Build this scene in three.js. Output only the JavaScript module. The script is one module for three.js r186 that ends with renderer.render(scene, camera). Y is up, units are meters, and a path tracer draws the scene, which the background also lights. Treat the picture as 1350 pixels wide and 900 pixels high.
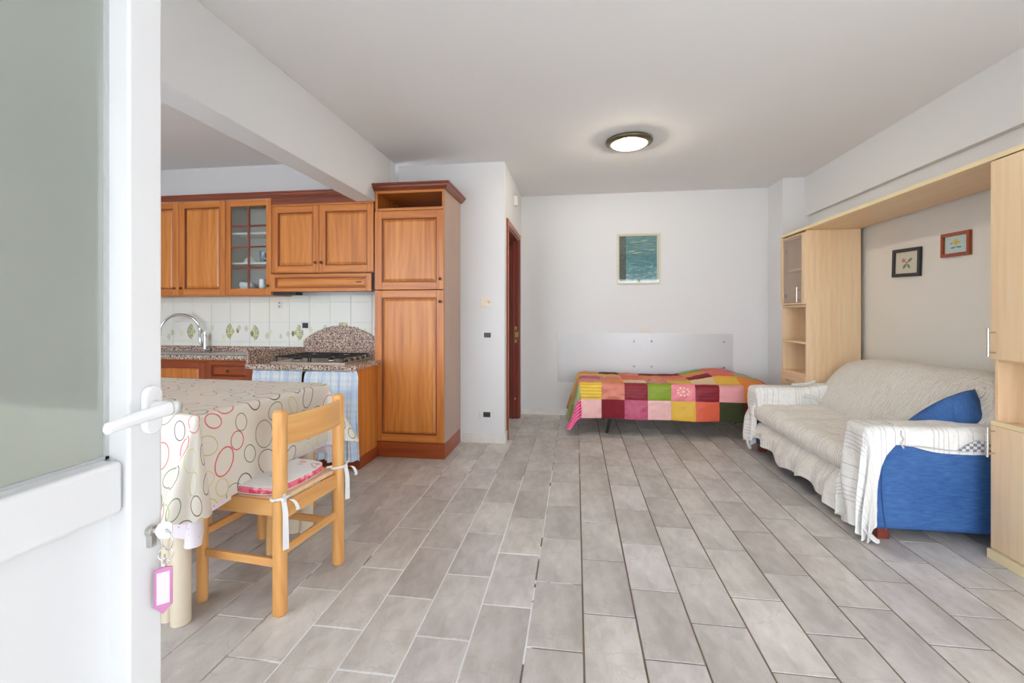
import * as THREE from 'three';
import { RoundedBoxGeometry } from 'three/addons/geometries/RoundedBoxGeometry.js';
import { mergeGeometries, mergeVertices } from 'three/addons/utils/BufferGeometryUtils.js';

// ---------- camera, sky, exposure ----------
const scene = new THREE.Scene();
const camera = new THREE.PerspectiveCamera(2 * Math.atan(450 / 600) * 180 / Math.PI, 1.5, 0.05, 80);
const YAW = Math.atan(84.5 / 600);
camera.position.set(0, 1.28, 0);
camera.rotation.y = YAW;
camera.setViewOffset(1350, 900, 0, 36, 1350, 900);
scene.add(camera);
scene.background = new THREE.Color().setRGB(0.92, 0.985, 1.08);
scene.backgroundIntensity = 9.0;
const renderer = new THREE.WebGLRenderer({ antialias: true });
renderer.toneMapping = THREE.LinearToneMapping;
renderer.toneMappingExposure = 0.89;
renderer.shadowMap.enabled = true;

// ---------- random numbers, noise ----------
function mulberry(a) { return () => { a |= 0; a = a + 0x6D2B79F5 | 0; let t = Math.imul(a ^ a >>> 15, 1 | a); t = t + Math.imul(t ^ t >>> 7, 61 | t) ^ t; return ((t ^ t >>> 14) >>> 0) / 4294967296; }; }
const rnd = mulberry(20240611);
const rr = (a, b) => a + (b - a) * rnd();
const hash = (x, y, s = 0) => { let h = Math.imul(x | 0, 374761393) ^ Math.imul(y | 0, 668265263) ^ Math.imul(s | 0, 2147483647 ^ 0x9E3779B9); h = Math.imul(h ^ h >>> 13, 1274126177); h ^= h >>> 16; return (h >>> 0) / 4294967296; };
const fade = (t) => t * t * (3 - 2 * t);
function vnoise(x, y, px, py, s) {            // value noise, periodic over px * py cells
  const xi = Math.floor(x), yi = Math.floor(y), fx = fade(x - xi), fy = fade(y - yi);
  const m = (a, n) => ((a % n) + n) % n, x0 = m(xi, px), x1 = m(xi + 1, px), y0 = m(yi, py), y1 = m(yi + 1, py);
  const a = hash(x0, y0, s), b = hash(x1, y0, s), c = hash(x0, y1, s), d = hash(x1, y1, s);
  return (a + (b - a) * fx) * (1 - fy) + (c + (d - c) * fx) * fy;
}
function fbm(u, v, fx, fy, s, oct = 4) { let t = 0, a = 0.5, n = 0; for (let i = 0; i < oct; i++) { t += a * vnoise(u * fx, v * fy, fx, fy, s + i * 17); n += a; a *= 0.5; fx *= 2; fy *= 2; } return t / n; }
const n2 = (x, y, s = 1) => fbm(((x / 64) % 1 + 1) % 1, ((y / 64) % 1 + 1) % 1, 64, 64, s, 3) - 0.5;   // free noise, unit cells
const clamp = (x, a = 0, b = 1) => Math.min(b, Math.max(a, x)), lerp = (a, b, t) => a + (b - a) * t;
const sstep = (a, b, x) => { const t = clamp((x - a) / (b - a)); return t * t * (3 - 2 * t); };

// ---------- materials ----------
const lin = (c) => { c /= 255; return c <= 0.04045 ? c / 12.92 : Math.pow((c + 0.055) / 1.055, 2.4); };
const K = 1.28;                                  // white walls of the photograph against their true reflectance
const col = (r, g, b, k = K) => new THREE.Color().setRGB(Math.min(0.88, lin(r) * k), Math.min(0.88, lin(g) * k), Math.min(0.88, lin(b) * k));
const srgb = (r, g, b, k = K) => { const c = col(r, g, b, k); return '#' + c.getHexString(); };
const mat = (c, rough = 0.6, o = {}) => new THREE.MeshStandardMaterial({ color: c, roughness: rough, ...o });
const phys = (c, rough = 0.6, o = {}) => new THREE.MeshPhysicalMaterial({ color: c, roughness: rough, ...o });
function dataTex(w, h, f, repeat = 1, srgbOut = true) {      // f(u, v) returns [r, g, b] 0-255 (sRGB) or a number 0-1
  const d = new Uint8Array(w * h * 4);
  for (let y = 0; y < h; y++) for (let x = 0; x < w; x++) {
    const c = f(x / w, y / h), i = (y * w + x) * 4;
    if (typeof c === 'number') d[i] = d[i + 1] = d[i + 2] = clamp(c) * 255; else { d[i] = clamp(c[0], 0, 255); d[i + 1] = clamp(c[1], 0, 255); d[i + 2] = clamp(c[2], 0, 255); }
    d[i + 3] = 255;
  }
  const t = new THREE.DataTexture(d, w, h);
  t.wrapS = t.wrapT = THREE.RepeatWrapping; t.magFilter = THREE.LinearFilter; t.minFilter = THREE.LinearMipmapLinearFilter; t.generateMipmaps = true;
  if (srgbOut) t.colorSpace = THREE.SRGBColorSpace;
  t.repeat.set(repeat, repeat); t.needsUpdate = true;
  return t;
}
function canvasTex(w, h, draw) {
  const c = document.createElement('canvas'); c.width = w; c.height = h; draw(c.getContext('2d'), w, h);
  const t = new THREE.CanvasTexture(c); t.colorSpace = THREE.SRGBColorSpace; t.wrapS = t.wrapT = THREE.RepeatWrapping; t.anisotropy = 8; return t;
}
const mix3 = (a, b, t) => [lerp(a[0], b[0], t), lerp(a[1], b[1], t), lerp(a[2], b[2], t)];
const lift = (c, k = K) => c.map((x) => { const l = Math.min(0.88, lin(x) * k); return 255 * (l <= 0.0031308 ? l * 12.92 : 1.055 * Math.pow(l, 1 / 2.4) - 0.055); });
// wood with the grain along v; one repeat covers 1 m
function woodTex(dark, mid, light, s, staves = 12, staveAmt = 0.25, streak = 0.45) {
  dark = lift(dark); mid = lift(mid); light = lift(light);
  return dataTex(512, 512, (u, v) => {
    const w = u + 0.02 * (fbm(u, v, 4, 3, s, 3) - 0.5);
    const st = hash(Math.floor(u * staves), 3, s) - 0.5;
    let g = 0.5 + streak * (fbm(w, v, 40, 2, s + 5, 4) - 0.5) * 1.6 + 0.25 * (fbm(w, v, 6, 2, s + 9, 3) - 0.5) + staveAmt * st;
    const ring = Math.sin((w * 9 + 1.3 * fbm(u, v, 3, 2, s + 31, 2)) * Math.PI * 4); g += 0.06 * ring;
    const pore = fbm(w, v, 170, 9, s + 77, 2); g -= pore > 0.68 ? 0.16 * (pore - 0.68) / 0.32 : 0;
    g = clamp(g);
    return g < 0.5 ? mix3(dark, mid, g * 2) : mix3(mid, light, g * 2 - 1);
  });
}
const texCherry = woodTex([164, 96, 40], [196, 130, 62], [220, 158, 88], 11, 13, 0.22);
const texCherryDark = woodTex([82, 34, 18], [114, 52, 28], [140, 70, 40], 23, 9, 0.12);
const texBeech = woodTex([206, 172, 134], [217, 187, 150], [227, 200, 166], 37, 5, 0.05, 0.4);
const texPine = woodTex([188, 126, 64], [208, 152, 88], [224, 178, 118], 41, 7, 0.1, 0.5);
const texMahog = woodTex([84, 28, 18], [110, 42, 28], [136, 60, 40], 53, 7, 0.15);
const W = {
  cherry: phys(new THREE.Color(0.90, 0.79, 0.66), 0.42, { map: texCherry, clearcoat: 0.25, clearcoatRoughness: 0.35 }),
  cherryFrame: phys(new THREE.Color(0.83, 0.68, 0.53), 0.42, { map: texCherry, clearcoat: 0.25, clearcoatRoughness: 0.35 }),
  cherryDark: phys(0xffffff, 0.4, { map: texCherryDark, clearcoat: 0.3, clearcoatRoughness: 0.3 }),
  cherryRed: phys(new THREE.Color(0.46, 0.21, 0.13), 0.4, { map: texCherry, clearcoat: 0.3, clearcoatRoughness: 0.3 }),
  beech: mat(0xffffff, 0.45, { map: texBeech }),
  beechEdge: mat(col(222, 198, 156), 0.5),
  pine: phys(0xffffff, 0.35, { map: texPine, clearcoat: 0.4, clearcoatRoughness: 0.25 }),
  mahog: phys(0xffffff, 0.35, { map: texMahog, clearcoat: 0.3, clearcoatRoughness: 0.3 }),
};
const plasterBump = dataTex(256, 256, (u, v) => 0.5 + 0.5 * (fbm(u, v, 24, 24, 3, 4) - 0.5), 1, false);
const M = {
  wall: mat(new THREE.Color().setRGB(0.765, 0.765, 0.765), 0.9, { bumpMap: plasterBump, bumpScale: 0.0008 }),
  ceiling: mat(new THREE.Color().setRGB(0.87, 0.865, 0.855), 0.92, { bumpMap: plasterBump, bumpScale: 0.0008 }),
  white: phys(new THREE.Color().setRGB(0.79, 0.79, 0.79), 0.3, { clearcoat: 0.3, clearcoatRoughness: 0.2 }),
  handleWhite: phys(new THREE.Color().setRGB(0.86, 0.86, 0.86), 0.22, { clearcoat: 0.4, clearcoatRoughness: 0.15 }),
  frosted: phys(new THREE.Color().setRGB(0.62, 0.64, 0.60), 0.55, { transmission: 0.9, thickness: 0, ior: 1.5, clearcoat: 1, clearcoatRoughness: 0.04 }),
  glass: phys(new THREE.Color().setRGB(0.93, 0.95, 0.95), 0.03, { transmission: 1, thickness: 0, ior: 1.45 }),
  greyGlass: phys(new THREE.Color().setRGB(0.92, 0.90, 0.87), 0.06, { transmission: 0.97, thickness: 0, ior: 1.45 }),
  acrylic: phys(new THREE.Color().setRGB(0.96, 0.962, 0.965), 0.28, { transmission: 1, thickness: 0, ior: 1.45 }),
  steel: mat(new THREE.Color().setRGB(0.62, 0.61, 0.59), 0.25, { metalness: 1 }),
  chrome: mat(new THREE.Color().setRGB(0.75, 0.75, 0.76), 0.12, { metalness: 1 }),
  nickel: mat(new THREE.Color().setRGB(0.55, 0.53, 0.5), 0.35, { metalness: 1 }),
  brass: mat(new THREE.Color().setRGB(0.55, 0.38, 0.14), 0.35, { metalness: 1 }),
  oldBrass: mat(new THREE.Color().setRGB(0.13, 0.075, 0.035), 0.35, { metalness: 0.8 }),
  bronze: mat(new THREE.Color().setRGB(0.19, 0.17, 0.11), 0.38, { metalness: 0.85 }),
  black: mat(new THREE.Color().setRGB(0.012, 0.012, 0.014), 0.45),
  blackIron: mat(new THREE.Color().setRGB(0.02, 0.02, 0.022), 0.5, { metalness: 0.3 }),
  darkPlastic: mat(new THREE.Color().setRGB(0.03, 0.032, 0.038), 0.35),
  plateWhite: mat(new THREE.Color().setRGB(0.78, 0.77, 0.75), 0.4),
  plateBeige: mat(col(212, 200, 182), 0.45),
  porcelain: phys(new THREE.Color().setRGB(0.84, 0.83, 0.8), 0.15, { clearcoat: 0.6, clearcoatRoughness: 0.1 }),
  cabinetInside: mat(col(176, 172, 164), 0.6),
  creamLeg: mat(col(214, 202, 180), 0.45),
};

// ---------- geometry helpers ----------
const V = (x, y, z) => new THREE.Vector3(x, y, z);
function plain(g) {                                // position, normal, uv only, no index, so that pieces merge
  if (g.index) g = g.toNonIndexed();
  for (const n of Object.keys(g.attributes)) if (!['position', 'normal', 'uv'].includes(n)) g.deleteAttribute(n);
  if (!g.attributes.normal) g.computeVertexNormals();
  if (!g.attributes.uv) g.setAttribute('uv', new THREE.BufferAttribute(new Float32Array(g.attributes.position.count * 2), 2));
  g.groups = []; g.morphAttributes = {};
  return g;
}
const join = (...gs) => mergeGeometries(gs.flat().map(plain), false);
let pieceNo = 0;
function metricUV(g, grain = 'y') {                // uv in metres by the face's main axis, grain along v, each piece shifted
  g = plain(g); const p = g.attributes.position, n = g.attributes.normal, uv = g.attributes.uv;
  const ou = hash(pieceNo, 1, 5) * 3, ov = hash(pieceNo++, 2, 5) * 3;
  for (let i = 0; i < p.count; i += 3) {
    let ax = 0, ay = 0, az = 0;
    for (let k = 0; k < 3; k++) { ax += n.getX(i + k); ay += n.getY(i + k); az += n.getZ(i + k); }
    ax = Math.abs(ax); ay = Math.abs(ay); az = Math.abs(az);
    for (let k = 0; k < 3; k++) {
      const x = p.getX(i + k), y = p.getY(i + k), z = p.getZ(i + k);
      let a, b, na, nb;
      if (ax >= ay && ax >= az) { a = z; na = 'z'; b = y; nb = 'y'; } else if (ay >= az) { a = x; na = 'x'; b = z; nb = 'z'; } else { a = x; na = 'x'; b = y; nb = 'y'; }
      if (na === grain) [a, b] = [b, a];
      uv.setXY(i + k, a + ou, b + ov);
    }
  }
  return g;
}
function bb(x0, x1, y0, y1, z0, z1, r = 0.002, grain = 'y') {   // box by its limits, rounded edges
  const w = x1 - x0, h = y1 - y0, d = z1 - z0, m = Math.min(w, h, d);
  const g = r > 0 ? new RoundedBoxGeometry(w, h, d, r > 0.012 ? 4 : 1, Math.min(r, m * 0.49)) : new THREE.BoxGeometry(w, h, d);
  g.translate((x0 + x1) / 2, (y0 + y1) / 2, (z0 + z1) / 2);
  return metricUV(g, grain);
}
function lathe(profile, seg = 24) { return plain(new THREE.LatheGeometry(profile.map(([r, y]) => new THREE.Vector2(r, y)), seg)); }
function post(r, h, round = 0.008, seg = 20, r2 = r) {        // upright round post from y = 0
  const g = lathe([[0, 0], [r2 - round * 0.5, 0], [r2, round * 0.5], [r, h - round], [r - round * 0.3, h - round * 0.3], [r - round, h], [0, h]], seg);
  const p = g.attributes.position, uv = g.attributes.uv;
  for (let i = 0; i < p.count; i++) uv.setXY(i, uv.getX(i) * r * 6.28 + 0.37 * pieceNo, p.getY(i));
  pieceNo++; return g;
}
function tube(pts, r, seg = 24, rad = 8, closed = false) {
  return plain(new THREE.TubeGeometry(new THREE.CatmullRomCurve3(pts.map((p) => p.isVector3 ? p : V(...p)), closed), seg, r, rad, closed));
}
function rod(a, b, r, rad = 10) {
  a = V(...a); b = V(...b); const d = b.clone().sub(a), g = new THREE.CylinderGeometry(r, r, d.length(), rad);
  g.applyQuaternion(new THREE.Quaternion().setFromUnitVectors(V(0, 1, 0), d.clone().normalize())); g.translate((a.x + b.x) / 2, (a.y + b.y) / 2, (a.z + b.z) / 2);
  return plain(g);
}
const shift = (g, x, y, z) => { g.translate(x, y, z); return g; };
const turnG = (g, x = 0, y = 0, z = 0) => { if (x) g.rotateX(x); if (y) g.rotateY(y); if (z) g.rotateZ(z); return g; };
function sheet(nu, nv, f) {                        // f(u, v) returns [x, y, z, s, t]
  const pos = [], uv = [], idx = [];
  for (let j = 0; j <= nv; j++) for (let i = 0; i <= nu; i++) { const q = f(i / nu, j / nv); pos.push(q[0], q[1], q[2]); uv.push(q[3] ?? i / nu, q[4] ?? j / nv); }
  for (let j = 0; j < nv; j++) for (let i = 0; i < nu; i++) { const a = j * (nu + 1) + i, b = a + 1, c = a + nu + 1, d = c + 1; idx.push(a, c, b, b, c, d); }
  const g = new THREE.BufferGeometry();
  g.setAttribute('position', new THREE.Float32BufferAttribute(pos, 3)); g.setAttribute('uv', new THREE.Float32BufferAttribute(uv, 2)); g.setIndex(idx); g.computeVertexNormals();
  return g;
}
function prism(shape, depth, bevel = 0.002, seg = 8) {       // in x,y, extruded along z from 0 to depth
  const g = new THREE.ExtrudeGeometry(shape, { depth: depth - 2 * bevel, bevelEnabled: bevel > 0, bevelThickness: bevel, bevelSize: bevel, bevelOffset: -bevel, bevelSegments: 2, curveSegments: seg });
  g.translate(0, 0, bevel); return plain(g);
}
const poly = (pts) => { const s = new THREE.Shape(); pts.forEach(([x, y], i) => i ? s.lineTo(x, y) : s.moveTo(x, y)); s.closePath(); return s; };

// ---------- scene helpers ----------
const used = new Map(), base = new WeakMap();
function numbered(name) { const n = used.get(name) ?? 0; used.set(name, n + 1); return n ? name + '_' + String(n).padStart(3, '0') : name; }
function thing(name, label, category, [x, y, z] = [0, 0, 0], group) {
  const o = new THREE.Group(); o.name = numbered(name); o.position.set(x, y, z); scene.add(o); base.set(o, V(x, y, z));
  o.userData = { label, category }; if (group) o.userData.group = group;
  return o;
}
function structure(name, pos = [0, 0, 0]) { const o = new THREE.Group(); o.name = name; o.position.set(...pos); o.userData.kind = 'structure'; scene.add(o); base.set(o, V(...pos)); return o; }
function structMesh(name, g, m) { const o = new THREE.Mesh(g, m); o.name = name; o.userData.kind = 'structure'; o.castShadow = o.receiveShadow = true; scene.add(o); base.set(o, V(0, 0, 0)); return o; }
// a part whose geometry is given in world coordinates (local = true: in the thing's own)
function part(name, g, m, parent, { label, local = false } = {}) {
  const b = base.get(parent) ?? V(0, 0, 0);
  if (!local && b.lengthSq()) { g = g.clone(); g.translate(-b.x, -b.y, -b.z); }
  const o = new THREE.Mesh(g, m); o.name = name; o.castShadow = o.receiveShadow = true; if (label) o.userData.label = label;
  parent.add(o); base.set(o, local ? V(0, 0, 0) : b); return o;
}
function single(name, label, category, g, m, pos, group) {       // a thing that is one mesh, geometry in world coordinates
  g = g.clone(); g.translate(-pos[0], -pos[1], -pos[2]);
  const o = new THREE.Mesh(g, m); o.name = numbered(name); o.position.set(...pos); o.castShadow = o.receiveShadow = true; scene.add(o); base.set(o, V(...pos));
  o.userData = { label, category }; if (group) o.userData.group = group; return o;
}

// ---------- room shell ----------
const H = 2.79;
// floor: a bed of grout with each tile laid on it
const groutTex = canvasTex(1024, 1024, (g, w, h) => {        // covers x -4.6..2.9, z -6..0.4
  g.fillStyle = srgb(112, 100, 90); g.fillRect(0, 0, w, h);
  const X = (x) => (x + 4.6) / 7.5 * w, Z = (z) => (z + 6) / 6.4 * h;
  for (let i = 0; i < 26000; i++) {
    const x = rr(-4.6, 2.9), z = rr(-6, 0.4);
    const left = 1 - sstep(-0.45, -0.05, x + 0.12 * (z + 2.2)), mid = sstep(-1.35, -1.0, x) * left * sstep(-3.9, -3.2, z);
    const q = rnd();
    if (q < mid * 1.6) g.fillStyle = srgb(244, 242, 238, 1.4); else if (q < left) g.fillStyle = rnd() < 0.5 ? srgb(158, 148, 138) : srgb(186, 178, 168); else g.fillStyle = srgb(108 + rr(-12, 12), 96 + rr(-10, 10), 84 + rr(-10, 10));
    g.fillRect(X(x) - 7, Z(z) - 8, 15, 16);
  }
});
{
  const g = plain(new THREE.BoxGeometry(7.5, 0.1, 6.4)); g.translate(-0.85, -0.053, -2.8);
  const p = g.attributes.position, uv = g.attributes.uv;
  for (let i = 0; i < p.count; i++) uv.setXY(i, (p.getX(i) + 4.6) / 7.5, 1 - (p.getZ(i) + 6) / 6.4);
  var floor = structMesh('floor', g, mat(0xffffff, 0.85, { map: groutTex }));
}
const tileBase = lift([168, 164, 160], 1.5), tileDark = lift([146, 141, 136], 1.5), tileLight = lift([186, 183, 179], 1.5);
const tileTex = dataTex(512, 512, (u, v) => {
  const a = fbm(u, v, 5, 3, 61, 5), b = fbm(u + 0.15 * a, v, 14, 9, 67, 4), w = Math.abs(fbm(u + 0.2 * b, v + 0.1 * a, 6, 4, 71, 4) - 0.5);
  const f = fbm(u + 0.04 * b, v + 0.04 * a, 40, 16, 75, 4); const t = clamp(0.5 + 0.9 * (a - 0.5) + 0.6 * (b - 0.5) + 0.45 * (f - 0.5)), vein = sstep(0.025, 0.0, w) * 0.3, sp = hash(Math.floor(u * 512), Math.floor(v * 512), 9);
  let c = t < 0.5 ? mix3(tileDark, tileBase, t * 2) : mix3(tileBase, tileLight, t * 2 - 1);
  c = mix3(c, tileDark, vein); if (sp > 0.996) c = mix3(c, [70, 62, 56], 0.35); const n = (sp - 0.5) * 7; return [c[0] + n, c[1] + n, c[2] + n];
});
const tileBump = dataTex(256, 256, (u, v) => fbm(u, v, 9, 6, 81, 5), 1, false);
const tileMats = [0.9, 0.95, 1.0, 1.05].map((k, i) => phys(new THREE.Color().setRGB(k, k * (0.985 + 0.008 * (i % 2)), k * (0.975 + 0.01 * (i % 3))), 0.42, { map: tileTex, bumpMap: tileBump, bumpScale: 0.0012 }));
const TW = 0.221, TL = 0.436, GAP = 0.0075;
function slab(w, h, d, c, ou = 0, ov = 0) {                 // a chamfered tile, open below, top at y = 0
  const x = w / 2, z = d / 2, pos = [], uv = [];
  const q = (a, b, e, f) => { for (const v of [a, b, e, a, e, f]) { pos.push(...v); uv.push(v[0] + ou, v[2] + ov); } };
  const T = [[-x + c, 0, -z + c], [-x + c, 0, z - c], [x - c, 0, z - c], [x - c, 0, -z + c]], E = [[-x, -c, -z], [-x, -c, z], [x, -c, z], [x, -c, -z]], B = E.map(([a, , b]) => [a, -h, b]);
  q(...T); for (let i = 0; i < 4; i++) { const j = (i + 1) % 4; q(E[i], E[j], T[j], T[i]); q(B[i], B[j], E[j], E[i]); }
  const g = new THREE.BufferGeometry(); g.setAttribute('position', new THREE.Float32BufferAttribute(pos, 3)); g.setAttribute('uv', new THREE.Float32BufferAttribute(uv, 2)); g.computeVertexNormals(); return g;
}
{
  const variants = []; for (let i = 0; i < 10; i++) variants.push(slab(TW - GAP, 0.01, TL - GAP, 0.0012, rr(0, 1), rr(0, 1)));
  const list = [], s = Math.sin(YAW), c = Math.cos(YAW);
  for (let i = -21; i < 14; i++) for (let j = -15; j < 7; j++) {
    const x = 0.029 + (i + 0.5) * TW, z = -2.41 + (j + (i & 1 ? 0.03 : 0.5)) * TL + (i & 1 ? 0 : 0);
    if (x < -4.5 || x > 2.74 || z < -5.9 || z > 0.15) continue;
    if (z < -4.4 && x < -1.9) continue;
    const depth = -s * x - c * z, side = c * x - s * z, px = 675 + 600 * side / depth, py = 414 + 600 * 1.28 / depth;
    const seen = depth > 0.5 && px > 190 && px < 1400 && py < 990 && !(x > 1.75 && z < -2.95 && z > -4.6) && !(x > 2.35) && !(x < -1.85 && z < -3.6);
    list.push({ x, z, key: seen ? depth : 100 + depth, i, j });
  }
  list.sort((a, b) => a.key - b.key);
  const rest = [];
  list.forEach((t, n) => {
    const y = (hash(t.i, t.j, 4) - 0.5) * 0.0008, k = Math.floor(hash(t.i, t.j, 7) * 10), m = Math.floor(hash(t.i, t.j, 8) * 4), g = variants[k];
    if (n < 295 && t.key < 100) { const o = new THREE.Mesh(g, tileMats[m]); o.name = n ? 'tile_' + String(n).padStart(3, '0') : 'tile'; o.position.set(t.x, y, t.z); o.castShadow = o.receiveShadow = true; floor.add(o); }
    else rest.push(g.clone().translate(t.x, y, t.z));
  });
  const o = new THREE.Mesh(join(rest), tileMats[1]); o.name = 'tiles_beyond'; o.userData.kind = 'stuff'; o.castShadow = o.receiveShadow = true; floor.add(o);
}
const B0 = (x0, x1, y0, y1, z0, z1) => bb(x0, x1, y0, y1, z0, z1, 0);
structMesh('ceiling', B0(-4.65, 2.9, H, H + 0.15, -6.0, 0.5), M.ceiling);
structMesh('wall_back', B0(-2.4, 2.9, 0, H, -5.95, -5.81), M.wall);
structMesh('wall_right', B0(2.70, 2.85, 0, H, -5.81, 0.45), mat(new THREE.Color().setRGB(0.81, 0.78, 0.725), 0.9, { bumpMap: plasterBump, bumpScale: 0.0008 }));  // warm bounce off the wood and sofa is put into the wall colour
structMesh('wall_left', B0(-4.6, -4.45, 0, H, -4.36, 0.45), M.wall);
const wallKitchen = structMesh('wall_kitchen', B0(-4.45, -1.8, 0, H, -4.36, -4.22), M.wall);
structMesh('wall_pillar', B0(-1.8, -0.70, 0, H, -4.57, -4.45), M.wall);
structMesh('wall_passage', join(B0(-0.82, -0.70, 0, H, -4.62, -4.57), B0(-0.82, -0.70, 0, H, -5.81, -5.56), B0(-0.82, -0.70, 2.2, H, -5.56, -4.62)), M.wall);
structMesh('wall_passage_end', B0(-2.4, -2.25, 0, H, -5.81, -4.57), M.wall);
structMesh('wall_corner_pier', B0(2.27, 2.70, 0, H, -5.81, -5.42), M.wall);
structMesh('beam_right', join(B0(2.50, 2.70, 2.36, H, -5.42, 0.2), B0(2.545, 2.70, 2.12, 2.36, -5.42, 0.2)), M.wall);
structMesh('beam_left', bb(-1.985, -1.80, 2.305, H, -4.22, 0.2, 0.006), M.wall);
// front wall behind the camera: double door opening, two windows
structMesh('wall_front', join(B0(-4.45, -3.9, 0, H, 0.2, 0.45), B0(-3.9, -1.4, 0, 0.7, 0.2, 0.45), B0(-3.9, -1.4, 2.45, H, 0.2, 0.45), B0(-1.4, -0.78, 0, H, 0.2, 0.45), B0(-0.78, 0.2, 2.36, H, 0.2, 0.45),
  B0(0.2, 0.6, 0, H, 0.2, 0.45), B0(0.6, 2.55, 0, 0.06, 0.2, 0.45), B0(0.6, 2.55, 2.22, H, 0.2, 0.45), B0(2.55, 2.70, 0, H, 0.2, 0.45)), M.wall);
structMesh('window_1', join(B0(-3.9, -3.84, 0.7, 2.45, 0.28, 0.34), B0(-1.46, -1.4, 0.7, 2.45, 0.28, 0.34), B0(-2.68, -2.62, 0.76, 2.39, 0.28, 0.34), B0(-3.84, -1.46, 0.7, 0.76, 0.28, 0.34), B0(-3.84, -1.46, 2.39, 2.45, 0.28, 0.34)), M.white);
structMesh('window_2', join(B0(0.6, 0.66, 0.06, 2.22, 0.28, 0.34), B0(2.49, 2.55, 0.06, 2.22, 0.28, 0.34), B0(1.55, 1.61, 0.12, 2.16, 0.28, 0.34), B0(0.66, 2.49, 0.06, 0.12, 0.28, 0.34), B0(0.66, 2.49, 2.16, 2.22, 0.28, 0.34)), M.white);
structMesh('terrace_ground', B0(-9, 8, -0.12, -0.01, 0.45, 9), mat(new THREE.Color().setRGB(0.82, 0.80, 0.77), 0.9));
structMesh('added_shade_roof', B0(-5, 4.5, 2.75, 2.9, 0.45, 2.3), M.ceiling);  // unseen roof, added to cut steep skylight near the doorway
structMesh('added_shade_wall', B0(-0.58, 0.5, 0, 2.75, 1.3, 1.45), mat(new THREE.Color().setRGB(0.66, 0.66, 0.63), 0.95));  // unseen wall, added to hold back light through the doorway
// skirting
const skirtTex = dataTex(128, 128, (u, v) => { const c = lift([203, 200, 196]); const t = fbm(u, v, 6, 6, 91, 4) - 0.5; return c.map((x) => x + t * 40); });
const skirtMat = mat(0xffffff, 0.5, { map: skirtTex });
structMesh('baseboard_back', join(bb(-0.70, -0.2, 0, 0.075, -5.81, -5.797, 0.002, 'x'), bb(-0.197, 0.3, 0, 0.075, -5.81, -5.797, 0.002, 'x'), bb(0.303, 1.2, 0, 0.075, -5.81, -5.797, 0.002, 'x'), bb(1.203, 2.27, 0, 0.075, -5.81, -5.797, 0.002, 'x')), skirtMat);
structMesh('baseboard_pillar', join(bb(-1.12, -0.687, 0, 0.1, -4.45, -4.437, 0.002, 'x'), bb(-0.70, -0.687, 0, 0.1, -4.555, -4.45, 0.002, 'z')), skirtMat);
structMesh('baseboard_pier', join(bb(2.257, 2.27, 0, 0.075, -5.797, -5.407, 0.002, 'z'), bb(2.27, 2.70, 0, 0.075, -5.42, -5.407, 0.002, 'x')), skirtMat);

// ---------- the wooden doorway in the passage wall ----------
{
  const d = structure('door_2', [-0.76, 0, -5.08]);
  part('jamb', bb(-0.825, -0.695, 0, 2.2, -5.56, -5.53, 0.002), W.mahog, d, { label: 'far dark wood jamb lining' });
  part('jamb', bb(-0.825, -0.695, 0, 2.2, -4.65, -4.62, 0.002), W.mahog, d);
  part('head_jamb', bb(-0.825, -0.695, 2.17, 2.2, -5.53, -4.65, 0.002, 'z'), W.mahog, d);
  part('casing', bb(-0.70, -0.682, 0, 2.255, -4.63, -4.56, 0.003), W.cherryRed, d);
  part('casing', bb(-0.70, -0.682, 0, 2.255, -5.62, -5.55, 0.003), W.mahog, d);
  part('head_casing', bb(-0.70, -0.684, 2.19, 2.255, -5.55, -4.63, 0.003, 'z'), W.cherryRed, d);
  part('door_stop', bb(-0.79, -0.755, 0, 2.17, -5.53, -5.518, 0.001), W.mahog, d);
  const sp = part('strike_plate', join(bb(-0.745, -0.72, 0.93, 1.13, -5.531, -5.5275, 0.001), bb(-0.722, -0.70, 1.0, 1.06, -5.531, -5.526, 0.001)), M.brass, d, { label: 'brass strike plate' });
  part('latch_hole', join(bb(-0.74, -0.726, 1.06, 1.09, -5.5285, -5.526, 0), bb(-0.74, -0.726, 0.97, 1.0, -5.5285, -5.526, 0)), M.black, sp);
  part('lower_bolt_plate', lathe([[0, 0], [0.01, 0], [0.01, 0.002], [0, 0.003]], 12).rotateX(Math.PI / 2).translate(-0.74, 0.245, -5.53), M.nickel, d);
}
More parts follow.
